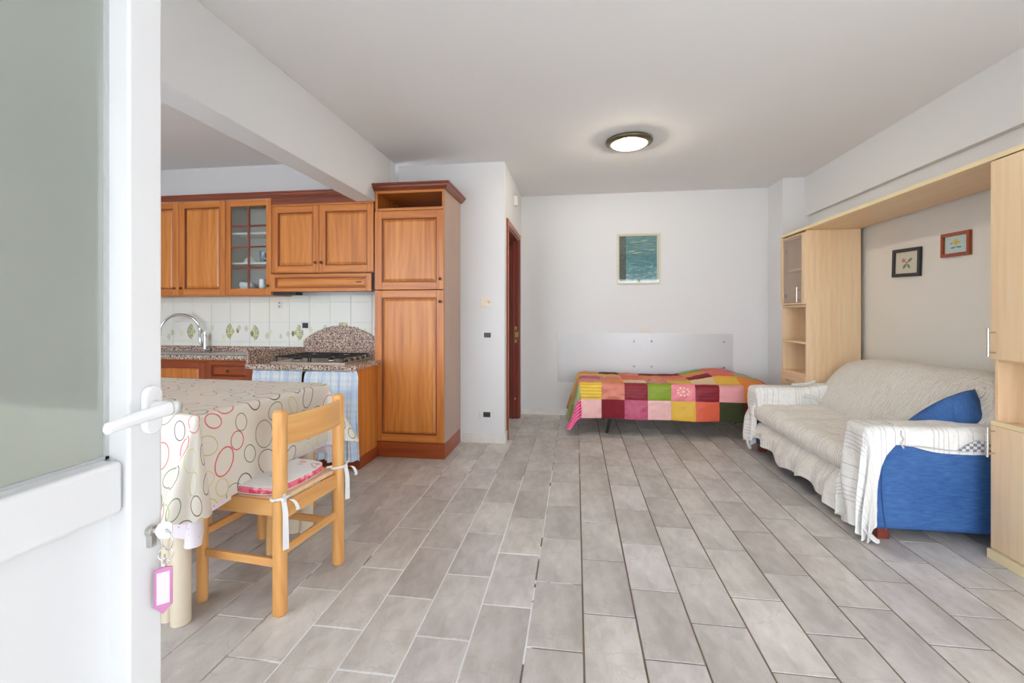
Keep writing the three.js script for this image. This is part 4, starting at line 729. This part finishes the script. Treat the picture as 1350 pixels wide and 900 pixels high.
// ---------- keys in the door ----------
{
  const x = -0.713, y = 0.922, z = -0.662, t = thing('key_ring', 'bunch with a key, steel rings and a pink tag hanging from the white door lock', 'keys', [-0.668, 0.9, -0.662]);
  const kb = new THREE.Shape(); kb.moveTo(0, -0.0045); kb.lineTo(0.006, -0.0135); kb.lineTo(0.020, -0.0145); kb.lineTo(0.024, -0.006); kb.lineTo(0.024, 0.010); kb.lineTo(0.018, 0.0145); kb.lineTo(0.005, 0.0125); kb.lineTo(0, 0.0045); kb.closePath();
  const hole = new THREE.Path(); hole.absarc(0.0165, 0, 0.0028, 0, Math.PI * 2); kb.holes.push(hole);
  part('key', join(shift(turnG(prism(kb, 0.0025, 0.0005, 12), 0, 0.45, 0), x + 0.026, y, z), bb(x + 0.014, x + 0.028, y - 0.003, y + 0.004, z - 0.0012, z + 0.0012, 0.0005)), mat(new THREE.Color().setRGB(0.72, 0.71, 0.69), 0.3, { metalness: 0.55 }), t, { label: 'pale metal key' });
  const cx = x + 0.04, cz = z - 0.006;
  const ringPts = (r, cy, tilt, ox = 0) => Array.from({ length: 24 }, (_, i) => { const q = i / 24 * 2 * Math.PI; return [cx + ox + r * Math.cos(q) * Math.cos(tilt), cy + r * Math.sin(q), cz + r * Math.cos(q) * Math.sin(tilt)]; });
  part('ring', join(tube(ringPts(0.0165, y - 0.0155, 0.3), 0.0012, 60, 6, true), tube(ringPts(0.0105, y - 0.040, -0.5, -0.002), 0.001, 48, 6, true)), M.chrome, t);
  part('chain', join(tube(ringPts(0.006, y - 0.047, 0.9, -0.004), 0.0009, 30, 6, true), tube(ringPts(0.005, y - 0.053, -0.3, -0.001), 0.0009, 30, 6, true), tube(ringPts(0.0048, y - 0.058, 1.0, -0.003), 0.0009, 30, 6, true)), M.chrome, t);
  const tg = poly([[-0.0125, -0.064], [0, -0.078], [0.0125, -0.064], [0.0125, -0.004], [0.004, -0.001], [-0.004, -0.001], [-0.0125, -0.004]]);
  const pinkM = phys(new THREE.Color().setRGB(0.75, 0.30, 0.58), 0.18, { transmission: 0.35, thickness: 0, clearcoat: 0.6 });
  const tag = part('tag', shift(turnG(prism(tg, 0.006, 0.0015), 0, 0.75, 0), cx - 0.006, y - 0.0595, cz), pinkM, t, { label: 'translucent pink key tag' });
  part('paper_insert', shift(turnG(shift(bb(-0.0085, 0.0085, -0.06, -0.008, 0.0058, 0.0068, 0.0003), 0, 0, 0), 0, 0.75, 0), cx - 0.006, y - 0.0595, cz), mat(col(232, 190, 226), 0.3), tag, { label: 'pale pink label' });
}

// ---------- bed with patchwork quilt ----------
{
  const t = thing('folding_bed', 'low single bed with black metal frame under the patchwork quilt', 'bed', [0.95, 0, -5.3]);
  part('mattress', bb(0.03, 1.90, 0.36, 0.535, -5.74, -4.96, 0.05), mat(col(206, 200, 190), 0.9), t);
  part('frame', join(rod([0.03, 0.33, -4.98], [1.90, 0.33, -4.98], 0.016), rod([0.03, 0.33, -5.72], [1.90, 0.33, -5.72], 0.016), rod([0.03, 0.33, -4.98], [0.03, 0.33, -5.72], 0.016), rod([1.90, 0.33, -4.98], [1.90, 0.33, -5.72], 0.016)), M.blackIron, t);
  const slats = []; for (let i = 0; i < 11; i++) slats.push(bb(0.14 + i * 0.16, 0.2 + i * 0.16, 0.345, 0.358, -5.71, -4.99, 0.002, 'z')); part('slat_base', join(slats), W.beech, t);
  for (const [x, dx] of [[0.40, -0.065], [1.78, 0.065]]) for (const z of [-5.0, -5.66]) part('leg', rod([x, 0.33, z], [x + dx * 1.15, 0.0, z], 0.014), M.blackIron, t);
  part('cross_bar', join(rod([0.36, 0.16, -5.0], [0.36, 0.16, -5.66], 0.009), rod([1.82, 0.16, -5.0], [1.82, 0.16, -5.66], 0.009)), M.blackIron, t);

  const PA = 0.237, PB = 0.2, A0 = 0.03, ZF = -4.95;
  const R = { x0: 0.06, x1: 1.93, z0: -5.72, z1: ZF, y: 0.552, r: 0.05,
    top: (x, z) => 0.075 * sstep(1.1, 1.55, x) * (1 - 0.7 * sstep(1.7, 1.95, x)) * sstep(-4.98, -5.2, z) + 0.012 * sstep(0.9, 0.2, x) * sstep(-5, -5.3, z) + 0.012 * n2(x * 6, z * 6, 3),
    flare: (a, b, nx, nz) => (nx < -0.2 ? 0.26 * -nx : 0.03) + (nx < -0.2 && nz > 0.2 ? 0.13 * nz : 0), wave: (a, b, d, nx, nz) => d * (0.05 * Math.sin(11 * a + 1) * Math.max(0, nz) + 0.06 * Math.sin(12 * b) * Math.abs(nx)) };
  const pal = { y: [226, 178, 54], o: [226, 132, 44], s: [222, 134, 112], r: [126, 18, 34], g: [136, 158, 34], k: [214, 120, 134], n: [192, 84, 116], p: [234, 160, 160], P: [238, 186, 182], c: [226, 98, 66], d: [52, 58, 22], w: [92, 22, 38], m: [206, 36, 104], e: [226, 196, 150], a: [158, 168, 116], R: [196, 36, 40] };
  const rows = {                                     // one letter per patch, columns -2 .. 8
    0: 'oyowsrrgcky', 1: 'gyyycococno', 2: 'yonscsorcaR', 3: 'aosoesyeyoR', 4: 'gaysrgkrpoo', 5: 'mmPrnPycdww' };
  const striped = 'yr', cache = new Map();
  const rib = (bg, dark) => canvasTex(128, 128, (g, w, h) => { g.fillStyle = srgb(...bg); g.fillRect(0, 0, w, h); g.fillStyle = dark; for (let i = 0; i < 6; i++) g.fillRect(0, (i + 0.5) * h / 6, w, 5); });
  const quiltMat = (k, key) => {
    if (cache.has(key)) return cache.get(key);
    let m;
    const vel = 'rdwR'.includes(k), c = pal[k];
    const o = { side: THREE.DoubleSide, sheen: vel ? 0.5 : 0.35, sheenColor: col(...c.map((x) => Math.min(255, x + 40))), sheenRoughness: 0.4 };
    if (key.endsWith('S')) m = phys(0xffffff, 0.55, { ...o, map: rib(c, srgb(...c.map((x) => x * 0.8))) });
    else if (key.endsWith('L')) m = phys(0xffffff, 0.55, { ...o, map: rib(c, srgb(240, 170, 190)) });
    else if (key.endsWith('D')) m = phys(0xffffff, 0.5, { ...o, map: canvasTex(128, 128, (g, w, h) => { g.fillStyle = srgb(...c); g.fillRect(0, 0, w, h); const r = mulberry(31); for (let i = 0; i < 9; i++) { const q = i * 0.7; g.fillStyle = srgb(244, 206, 150); g.beginPath(); g.arc(w / 2 + 30 * Math.cos(q), h / 2 + 26 * Math.sin(q), 6, 0, 7); g.fill(); } g.fillStyle = srgb(250, 220, 226); g.beginPath(); g.arc(w / 2, h / 2, 7, 0, 7); g.fill(); }) });
    else m = phys(col(...c, 0.98), vel ? 0.8 : 0.5, o);
    cache.set(key, m); return m;
  };
  const q = thing('patchwork_quilt', 'patchwork quilt of red, orange, pink and green squares covering the low bed', 'quilt', [0.95, 0.2, -5.3]);
  for (let r = 0; r < 6; r++) for (let k = -2; k <= 8; k++) {
    const ch = rows[r][k + 2], a0 = A0 + k * PA, a1 = k === 8 ? a0 + 0.2 : a0 + PA, b0 = r < 4 ? -5.74 + r * 0.1975 : ZF + (r - 4) * PB, b1 = r < 4 ? b0 + 0.1975 : b0 + PB;
    const stripe = (r === 4 && (k === 0 || k === 2 || k === 5)) ? 'S' : (r === 5 && k < 0) ? 'L' : ((r === 4 && k === 4) || (r === 2 && k === 8) || (r === 3 && k === 8)) ? 'D' : '';
    const g = sheet(14, 14, (u, v) => {
      let a = lerp(a0, a1, u), b = lerp(b0, b1, v); { const ox = a - clamp(a, R.x0, R.x1), oz = b - clamp(b, R.z0, R.z1), d = Math.hypot(ox, oz); const m = ox < 0 && oz > 0 ? 0.53 : 0.46; if (d > m) { a -= ox * (1 - m / d); b -= oz * (1 - m / d); } } const satin = 'pPkns'.includes(ch) ? 0.022 : 0.004, puff = 0.006 * (1 - (2 * u - 1) ** 6) * (1 - (2 * v - 1) ** 6), R3 = { ...R, r: R.r, y: R.y };
      const p = fold(R3, a, b), w = puff + 0.012 * n2(a * 22 + b * 9, b * 16 - a * 6, 5 + r) + satin * n2(a * 13 - b * 30 + r, b * 9 + a * 17 + k, 11) + 0.006 * n2(a * 50 - b * 18, b * 26 + a * 9, 8 + r), ox = a - clamp(a, R.x0, R.x1), oz = b - clamp(b, R.z0, R.z1), d = Math.hypot(ox, oz), f = Math.min(1, d / 0.08);
      if (d > 0) { p[0] += ox / d * w * f; p[2] += oz / d * w * f; } p[1] += w * (1 - f); p.push(u, v); return p;
    });
    part('patch', g, quiltMat(ch, ch + stripe), q);
  }
}

// ---------- sofa ----------
const denimTex = dataTex(512, 512, (u, v) => { const c = lift([50, 87, 138]); const t = fbm(u, v, 140, 30, 7, 3) - 0.5, s = fbm(u, v, 5, 5, 8, 4) - 0.5; return c.map((x) => x + t * 26 + s * 22); });
const denim = mat(0xffffff, 0.9, { map: denimTex });
{
  const t = thing('sofa', 'blue denim two-seat sofa under loose pale covers, backed against the right wall', 'sofa', [2.15, 0, -3.74]);
  part('near_arm', bb(1.672, 2.64, 0.062, 0.615, -3.04, -2.835, 0.03, 'x'), denim, t);
  part('far_arm', bb(1.672, 2.64, 0.062, 0.585, -4.63, -4.43, 0.03, 'x'), denim, t);
  part('base', bb(1.70, 2.62, 0.09, 0.36, -4.43, -3.04, 0.02, 'x'), denim, t);
  part('seat_cushion', bb(1.66, 2.25, 0.30, 0.445, -4.43, -3.04, 0.05), denim, t);
  const bp = new THREE.Shape(); bp.moveTo(2.18, 0.40); bp.bezierCurveTo(2.22, 0.62, 2.34, 0.80, 2.40, 0.845); bp.bezierCurveTo(2.48, 0.885, 2.60, 0.86, 2.63, 0.78); bp.lineTo(2.65, 0.36); bp.closePath();
  part('backrest', shift(prism(bp, 1.42, 0.02), 0, -0.02, -4.445), denim, t);
  part('seam', join(tube([[1.705, 0.42, -2.833], [1.71, 0.25, -2.831], [1.722, 0.12, -2.831], [1.73, 0.066, -2.833]], 0.004, 20, 6)), denim, t);
  for (const x of [1.70, 2.52]) for (const z of [-2.89, -4.56]) part('foot', bb(x, x + 0.065, 0, 0.066, z - 0.03, z + 0.03, 0.004), W.mahog, t, { label: 'wooden block foot' });
}
const stripeTex = dataTex(512, 512, (u, v) => {
  const c = lift([214, 210, 203]), s = fbm(u, v, 3, 80, 201, 3), k = Math.floor(v * 32), st = hash(k, 1, 6) > 0.45 ? sstep(0.12, 0.0, Math.abs((v * 32) % 1 - 0.5)) : 0, w = fbm(u, v, 40, 40, 203, 3) - 0.5;
  const d = -56 * st * (0.5 + s) + 16 * w; return [c[0] + d, c[1] + d, c[2] + d * 0.85];
});
const throwBump = dataTex(512, 512, (u, v) => 0.6 * fbm(u + 0.05 * fbm(u, v, 5, 5, 1, 2), v, 34, 7, 211, 4) + 0.4 * fbm(u, v, 8, 40, 213, 3), 1, false);
const crinkleBump = dataTex(512, 512, (u, v) => { const w = fbm(u, v, 6, 6, 221, 3); return Math.abs(fbm(u + 0.06 * w, v + 0.05 * w, 46, 15, 223, 3) - 0.5) * 2; }, 1, false);
const throwMat = mat(0xffffff, 0.92, { map: stripeTex, bumpMap: throwBump, bumpScale: 0.006, side: THREE.DoubleSide });
const armMat = mat(new THREE.Color(1.0, 1.03, 1.06), 0.92, { map: stripeTex, bumpMap: throwBump, bumpScale: 0.006, side: THREE.DoubleSide });
const backMat = mat(col(214, 210, 202), 0.95, { bumpMap: crinkleBump, bumpScale: 0.014, side: THREE.DoubleSide });
{ // cover over the back
  const t = thing('backrest_cover', 'cream crinkled quilted cover over the sofa backrest', 'cover', [2.42, 0.46, -3.74]);
  const P = new THREE.CatmullRomCurve3([[2.13, 0.44], [2.165, 0.52], [2.235, 0.68], [2.325, 0.83], [2.41, 0.905], [2.51, 0.92], [2.60, 0.88], [2.655, 0.78], [2.668, 0.55], [2.67, 0.42]].map(([x, y]) => V(x, y, 0)), false, 'centripetal');
  const Z0 = -4.60, Z1 = -2.86;
  part('cloth', sheet(170, 70, (u, v) => {
    const q = 2 * u - 1, p = P.getPoint(v), e = (1 - Math.abs(q) ** 7) ** (1 / 4), s = 0.12 + 0.88 * e, z = lerp(Z0, Z1, u), h = -0.03 * sstep(-3.7, -4.5, z) + 0.012 * sstep(-3.6, -3.0, z);
    const cx = 2.46, cy = 0.46, w = 0.012 * n2(z * 9, v * 12, 9) + 0.010 * n2(z * 26, v * 22, 19);
    return [cx + (p.x - cx) * (0.35 + 0.65 * s) + w, cy + (p.y - cy) * s + h * clamp((p.y - 0.5) * 2.5) + w, z, z * 1.6, v * 1.5 * 1.6];
  }), backMat, t);
  const lump = []; for (let i = 0; i <= 10; i++) { const a = i / 10 * Math.PI * 1.6 - 0.4; lump.push([2.3 + 0.03 * Math.cos(a), 0.635 + 0.028 * Math.sin(a), -4.52 + 0.012 * i / 10]); }
  part('rolled_corner', join(tube(lump, 0.022, 24, 8), tube([[2.27, 0.62, -4.5], [2.22, 0.56, -4.47], [2.16, 0.48, -4.43]], 0.02, 16, 8)), backMat, t);
}
{ // throw on the seat with the hanging skirt
  const t = thing('seat_throw', 'striped cream throw over the sofa seat, its wavy hem hanging near the floor', 'throw', [1.9, 0.46, -3.74]);
  const hem = (z) => { const s = (z + 4.45) / 1.45; return 0.13 - 0.075 * s + 0.03 * Math.sin(s * 11 + 0.4) + 0.012 * Math.sin(s * 31) ; };
  part('cloth', sheet(120, 60, (u, v) => {
    const z = lerp(-4.47, -3.0, u), hs = 0.30, h = hem(z); let x, y;
    const sag = 0.012 * Math.sin(u * Math.PI) ;
    if (v < 0.5) { const s = v / 0.5; x = lerp(2.24, 1.70, s); y = 0.472 - 0.006 * s - sag + 0.012 * (1 - s) ** 3; }
    else if (v < 0.72) { const a = (v - 0.5) / 0.22 * Math.PI * 0.95; x = 1.70 - 0.085 * Math.sin(a) ** 0.9; y = 0.466 - sag - (0.085) * (1 - Math.cos(a)); }
    else { const s = (v - 0.72) / 0.28, yt = 0.466 - sag - 0.085 * (1 - Math.cos(Math.PI * 0.95)), xt = 1.70 - 0.085 * Math.sin(Math.PI * 0.95) ** 0.9; x = xt - 0.075 * Math.sin(Math.min(1, s * 1.3) * Math.PI / 2) - (0.016 * Math.sin(z * 19 + 2 * n2(z * 3, 1)) + 0.012 * Math.sin(z * 43 + 1) * sstep(-3.7, -3.1, z) + 0.008 * Math.sin(z * 31)) * s; y = lerp(yt, h, s); }
    const w = 0.014 * n2(z * 6 + v * 5, v * 15 + z * 3, 13) + 0.008 * n2(z * 22 + v * 9, v * 34, 14);
    return [x - (v > 0.5 ? w : 0), y + (v < 0.6 ? w : 0), z, v * 1.25, z * 1.3];
  }), throwMat, t);
}
{ // cover of the far arm
  const t = thing('arm_cover', 'pale striped cloth over the far sofa arm next to the bed', 'cover', [2.1, 0.6, -4.53]);
  const R = { x0: 1.665, x1: 2.6, z0: -4.60, z1: -4.455, y: 0.612, r: 0.042, top: (x, z) => 0.03 * sstep(1.9, 2.3, x) + 0.008 * n2(x * 9, z * 9, 21), flare: 0.04, wave: (a, b, d, nx, nz) => d * 0.07 * Math.sin(17 * a + 19 * b) };
  part('cloth', sheet(70, 60, (u, v) => {
    const a = lerp(1.665 - 0.53, 2.6, u); const dIn = a < 1.665 ? 0.2 : 0.2, dOut = lerp(0.44, 0.3, sstep(1.6, 1.9, a)); const b = lerp(-4.60 - dOut, -4.455 + dIn, v);
    const p = fold(R, a, b); const w = 0.006 * n2(a * 13, b * 13, 23); p[0] -= w; p[1] = Math.max(p[1], 0.075) + w * 0.5; p.push(b * 1.3, a * 1.3); return p;
  }), armMat, t);
  part('tie_tail', join(tube([[1.60, 0.13, -4.53], [1.592, 0.09, -4.52], [1.60, 0.05, -4.515], [1.612, 0.03, -4.515]], 0.017, 16, 8)), armMat, t);
  part('tuck_fold', join(tube([[1.95, 0.636, -4.47], [2.05, 0.642, -4.475], [2.16, 0.664, -4.50]], 0.012, 16, 8), tube([[2.02, 0.55, -4.40], [2.12, 0.53, -4.395], [2.2, 0.48, -4.40]], 0.018, 16, 8)), armMat, t);
}
{ // cover of the near arm
  const t = thing('arm_cover', 'pale striped cloth over the near sofa arm, trailing to the floor at the front corner', 'cover', [2.1, 0.62, -2.94]);
  const R = { x0: 1.665, x1: 2.64, z0: -3.015, z1: -2.858, y: 0.645, r: 0.04, top: (x, z) => 0.012 * sstep(1.8, 2.3, x) + 0.008 * n2(x * 8, z * 8, 31), flare: (a, b, nx, nz) => 0.02 + 0.05 * Math.max(0, -nx), wave: (a, b, d, nx, nz) => d * (0.06 * Math.sin(30 * b + 12 * a) * Math.max(0, -nx) + 0.015 * Math.sin(16 * a)) };
  const outer = (a) => { const P = [[1.60, 0.575], [1.64, 0.56], [1.662, 0.47], [1.672, 0.34], [1.69, 0.25], [1.72, 0.18], [1.77, 0.118], [9, 0.118]]; let i = 0; while (a > P[i + 1][0] && i < P.length - 2) i++; const q = a < P[0][0] ? P[0][1] : lerp(P[i][1], P[i + 1][1], clamp((a - P[i][0]) / (P[i + 1][0] - P[i][0]))); return q + 0.02 * sstep(1.8, 2.0, a) + 0.02 * Math.sin((a - 1.8) * 5) * sstep(1.8, 1.9, a); };
  const f = (u, v) => {
    const a = u < 0.6 ? lerp(1.665 - 0.60, 1.83, u / 0.6) : lerp(1.83, 2.64, (u - 0.6) / 0.4), b = lerp(-3.015 - 0.19, -2.858 + outer(a), v);
    const p = fold(R, a, b), w = 0.006 * n2(a * 12, b * 12, 33) + 0.003 * n2(a * 40, b * 30, 34); p[2] += Math.abs(w) * 0.6; p[0] -= w * 0.8; p[1] = Math.max(p[1] + 0.3 * w, 0.012 + 0.004 * Math.sin(a * 60)); p.push(b * 1.3, a * 1.3); return p;
  };
  part('cloth', sheet(230, 80, f), armMat, t);
  part('hem_tail', sheet(30, 10, (u, v) => { const c = V(lerp(1.60, 1.668, u ** 1.1), 0.09 * (1 - u) ** 1.5 + 0.012 + 0.008 * Math.sin(v * Math.PI) * (1 + u), lerp(-2.83, -2.785, u)), w = (0.03 + 0.035 * Math.sin(u * Math.PI * 0.9)) * (u > 0.85 ? Math.sqrt(Math.max(0, 1 - ((u - 0.85) / 0.15) ** 2)) : 1); return [c.x + (v - 0.5) * w * 0.7, c.y, c.z + (v - 0.5) * -w, u * 0.2, v * 0.1]; }), armMat, t);
  const check = canvasTex(128, 128, (g, w, h) => { g.fillStyle = srgb(212, 208, 206); g.fillRect(0, 0, w, h); for (let i = 0; i < 8; i++) for (let j = 0; j < 8; j++) if ((i + j) & 1) { g.fillStyle = srgb(120, 124, 134); g.fillRect(i * 16, j * 16, 16, 16); } });
  part('checked_lining', sheet(24, 8, (u, v) => { const x = lerp(2.07, 2.30, u), k = Math.sin(u * Math.PI * 0.95 + 0.1); return [x, 0.525 + 0.062 * v * k + 0.004, -2.807 + 0.004 * Math.sin(v * 3), u * 1.6, v * 0.5 * k]; }), mat(0xffffff, 0.9, { map: check, side: THREE.DoubleSide }), t, { label: 'turned-up grey checked lining' });
  const sl = []; for (let i = 0; i <= 20; i++) { const s = i / 20; sl.push([1.80 + 0.006 * Math.sin(s * 20), 0.655 - 0.12 * Math.max(0, s - 0.3) / 0.7 + (s < 0.3 ? 0.003 : 0), lerp(-3.01, -2.812, Math.min(1, s / 0.5))]); }
  part('ruffle_seam', join(tube(sl, 0.005, 50, 6), tube([[1.81, 0.55, -2.811], [1.9, 0.545, -2.81], [2.0, 0.535, -2.81], [2.1, 0.527, -2.808]], 0.004, 30, 6)), armMat, t);
}
{ // blue cushion
  const t = thing('cushion', 'blue denim cushion leaning in the corner of sofa back and near arm', 'cushion', [2.30, 0.62, -3.16]);
  const A = V(2.01, 0.545, -3.20), B = V(2.30, 0.845, -3.00), C = V(2.335, 0.655, -2.945), D = V(2.09, 0.475, -3.06);
  const nrm = B.clone().sub(A).cross(D.clone().sub(A)).normalize(); if (nrm.x > 0) nrm.negate();
  const side = (sgn) => sheet(36, 28, (u, v) => {
    const e = (1 - (2 * u - 1) ** 4) * (1 - (2 * v - 1) ** 4), pin = 0.06 * (Math.sin(Math.PI * u) - 1) * 0 + 1;
    const p = A.clone().lerp(B, u).lerp(D.clone().lerp(C, u), v), bow = 0.03 * Math.sin(Math.PI * u);
    const th = sgn * (0.085 * Math.sqrt(Math.max(0, e)) * pin * (0.75 + 0.5 * u) - 0.016 * Math.exp(-(((u - 0.76 + 0.25 * v) / 0.05) ** 2)) * e + 0.010 * n2(u * 9, v * 6, 43) * e);
    p.addScaledVector(nrm, th); p.y += bow * (1 - v) * 1.1; return [p.x, p.y, p.z, u * 0.9, v * 0.5];
  });
  part('cover', join(side(1), side(-1)), mat(0xffffff, 0.85, { map: denimTex, side: THREE.DoubleSide }), t);
}
// ---------- wall units on the right ----------
function barHandle(parent, x, y0, y1, z) { // stands off a front that faces -x
  const h = part('handle', rod([x - 0.034, y0, z], [x - 0.034, y1, z], 0.0065, 12), M.steel, parent, { label: 'steel bar handle' });
  for (const y of [y0 + 0.02, y1 - 0.02]) part('handle_post', rod([x - 0.034, y, z], [x, y, z], 0.0045, 8), M.steel, h);
}
{
  const xf = 2.18, xb = 2.655, z0 = -5.22, z1 = -4.70, t = thing('glazed_side_unit', 'tall pale beech side unit with glazed door, open niches and drawer, beyond the sofa', 'cabinet', [2.42, 0, -4.96]);
  part('side_panel', bb(xf, xb, 0, 2.085, z1 - 0.02, z1, 0.001), W.beech, t);
  part('side_panel', bb(xf + 0.002, xb, 0, 2.085, z0, z0 + 0.02, 0.001), W.beech, t);
  part('back_panel', bb(xb - 0.012, xb, 0.02, 2.08, z0 + 0.02, z1 - 0.02, 0), W.beech, t);
  for (const y of [2.065, 1.37, 1.01, 0.70, 0.42]) part('shelf', bb(xf + (y > 2 ? 0.02 : 0.004), xb - 0.012, y - 0.02, y, z0 + 0.02, z1 - 0.02, 0.001, 'z'), W.beech, t);
  part('inner_shelf', bb(xf + 0.05, xb - 0.012, 1.725, 1.745, z0 + 0.02, z1 - 0.02, 0.001, 'z'), W.beech, t);
  const f0 = z0 + 0.004, f1 = z1 - 0.002, b0 = 1.378, b1 = 2.068, w = 0.055;
  const d = part('door', join(bb(xf - 0.018, xf + 0.001, b0, b1, f0, f0 + w, 0.002), bb(xf - 0.018, xf + 0.001, b0, b1, f1 - w, f1, 0.002), bb(xf - 0.018, xf + 0.001, b0, b0 + 0.012, f0 + w, f1 - w, 0.002, 'z'), bb(xf - 0.018, xf + 0.001, b1 - 0.012, b1, f0 + w, f1 - w, 0.002, 'z')), W.beech, t);
  part('pane', bb(xf - 0.012, xf - 0.008, b0 + 0.012, b1 - 0.012, f0 + w, f1 - w, 0), M.greyGlass, d, { label: 'smoked glass pane' });
  for (const y of [1.47, 1.93]) part('hinge', bb(xf + 0.0, xf + 0.018, y - 0.02, y + 0.02, f0 + w - 0.01, f0 + w + 0.03, 0.003), M.nickel, d);
  barHandle(d, xf - 0.018, 1.40, 1.545, f1 - w - 0.02);
  const dr = part('drawer', bb(xf - 0.016, xf + 0.003, 0.425, 0.682, f0, f1, 0.002, 'z'), W.beech, t);
  part('handle', join(rod([xf - 0.042, 0.61, -5.03], [xf - 0.042, 0.61, -4.89], 0.006, 10), rod([xf - 0.042, 0.61, -5.01], [xf - 0.016, 0.61, -5.01], 0.0045, 8), rod([xf - 0.042, 0.61, -4.91], [xf - 0.016, 0.61, -4.91], 0.0045, 8)), M.steel, dr);
  part('lower_door', bb(xf - 0.016, xf + 0.003, 0.06, 0.42, f0, f1, 0.002), W.beech, t);
}
{
  const xf = 2.18, xb = 2.655, z0 = -2.725, z1 = -1.90, t = thing('near_side_unit', 'tall pale beech unit with two solid doors and a niche, nearest the camera', 'cabinet', [2.42, 0, -2.3]);
  part('side_panel', bb(xf + 0.001, xb, 0.02, 2.085, z0, z0 + 0.02, 0.001), W.beech, t);
  part('side_panel', bb(xf + 0.001, xb, 0.02, 2.085, z1 - 0.02, z1, 0.001), W.beech, t);
  part('back_panel', bb(xb - 0.012, xb, 0.02, 2.08, z0 + 0.02, z1 - 0.02, 0), W.beech, t);
  for (const y of [2.075, 1.055, 0.715]) part('shelf', bb(xf + 0.002, xb - 0.012, y - 0.022, y, z0 + 0.02, z1 - 0.02, 0.001, 'z'), W.beech, t);
  part('niche_lip', bb(xf - 0.02, xf + 0.001, 0.70, 0.724, z0 + 0.002, z1 - 0.002, 0.002, 'z'), W.beechEdge, t);
  const u = part('upper_door', bb(xf - 0.02, xf, 1.045, 2.08, z0 + 0.002, z1 - 0.002, 0.002), W.beech, t);
  barHandle(u, xf - 0.02, 1.06, 1.205, z0 + 0.03);
  const l = part('lower_door', bb(xf - 0.02, xf, 0.055, 0.698, z0 + 0.002, z1 - 0.002, 0.002), W.beech, t);
  barHandle(l, xf - 0.02, 0.535, 0.69, z0 + 0.025);
  part('plinth', bb(xf - 0.034, xf + 0.0, 0, 0.05, z0 - 0.004, z1, 0.003, 'z'), W.beechEdge, t, { label: 'pale yellow plinth strip' });
}
{
  const t = thing('bridge_shelf', 'long pale beech bridging board running above the sofa between the two side units', 'shelf', [2.42, 2.09, -3.5]);
  part('board', bb(2.165, 2.655, 2.088, 2.11, -5.22, -1.90, 0.001, 'z'), W.beech, t);
  part('front_edge', bb(2.158, 2.165, 2.086, 2.112, -5.222, -1.90, 0.001, 'z'), W.beechEdge, t, { label: 'yellowish front edge strip' });
}
renderer.render(scene, camera);
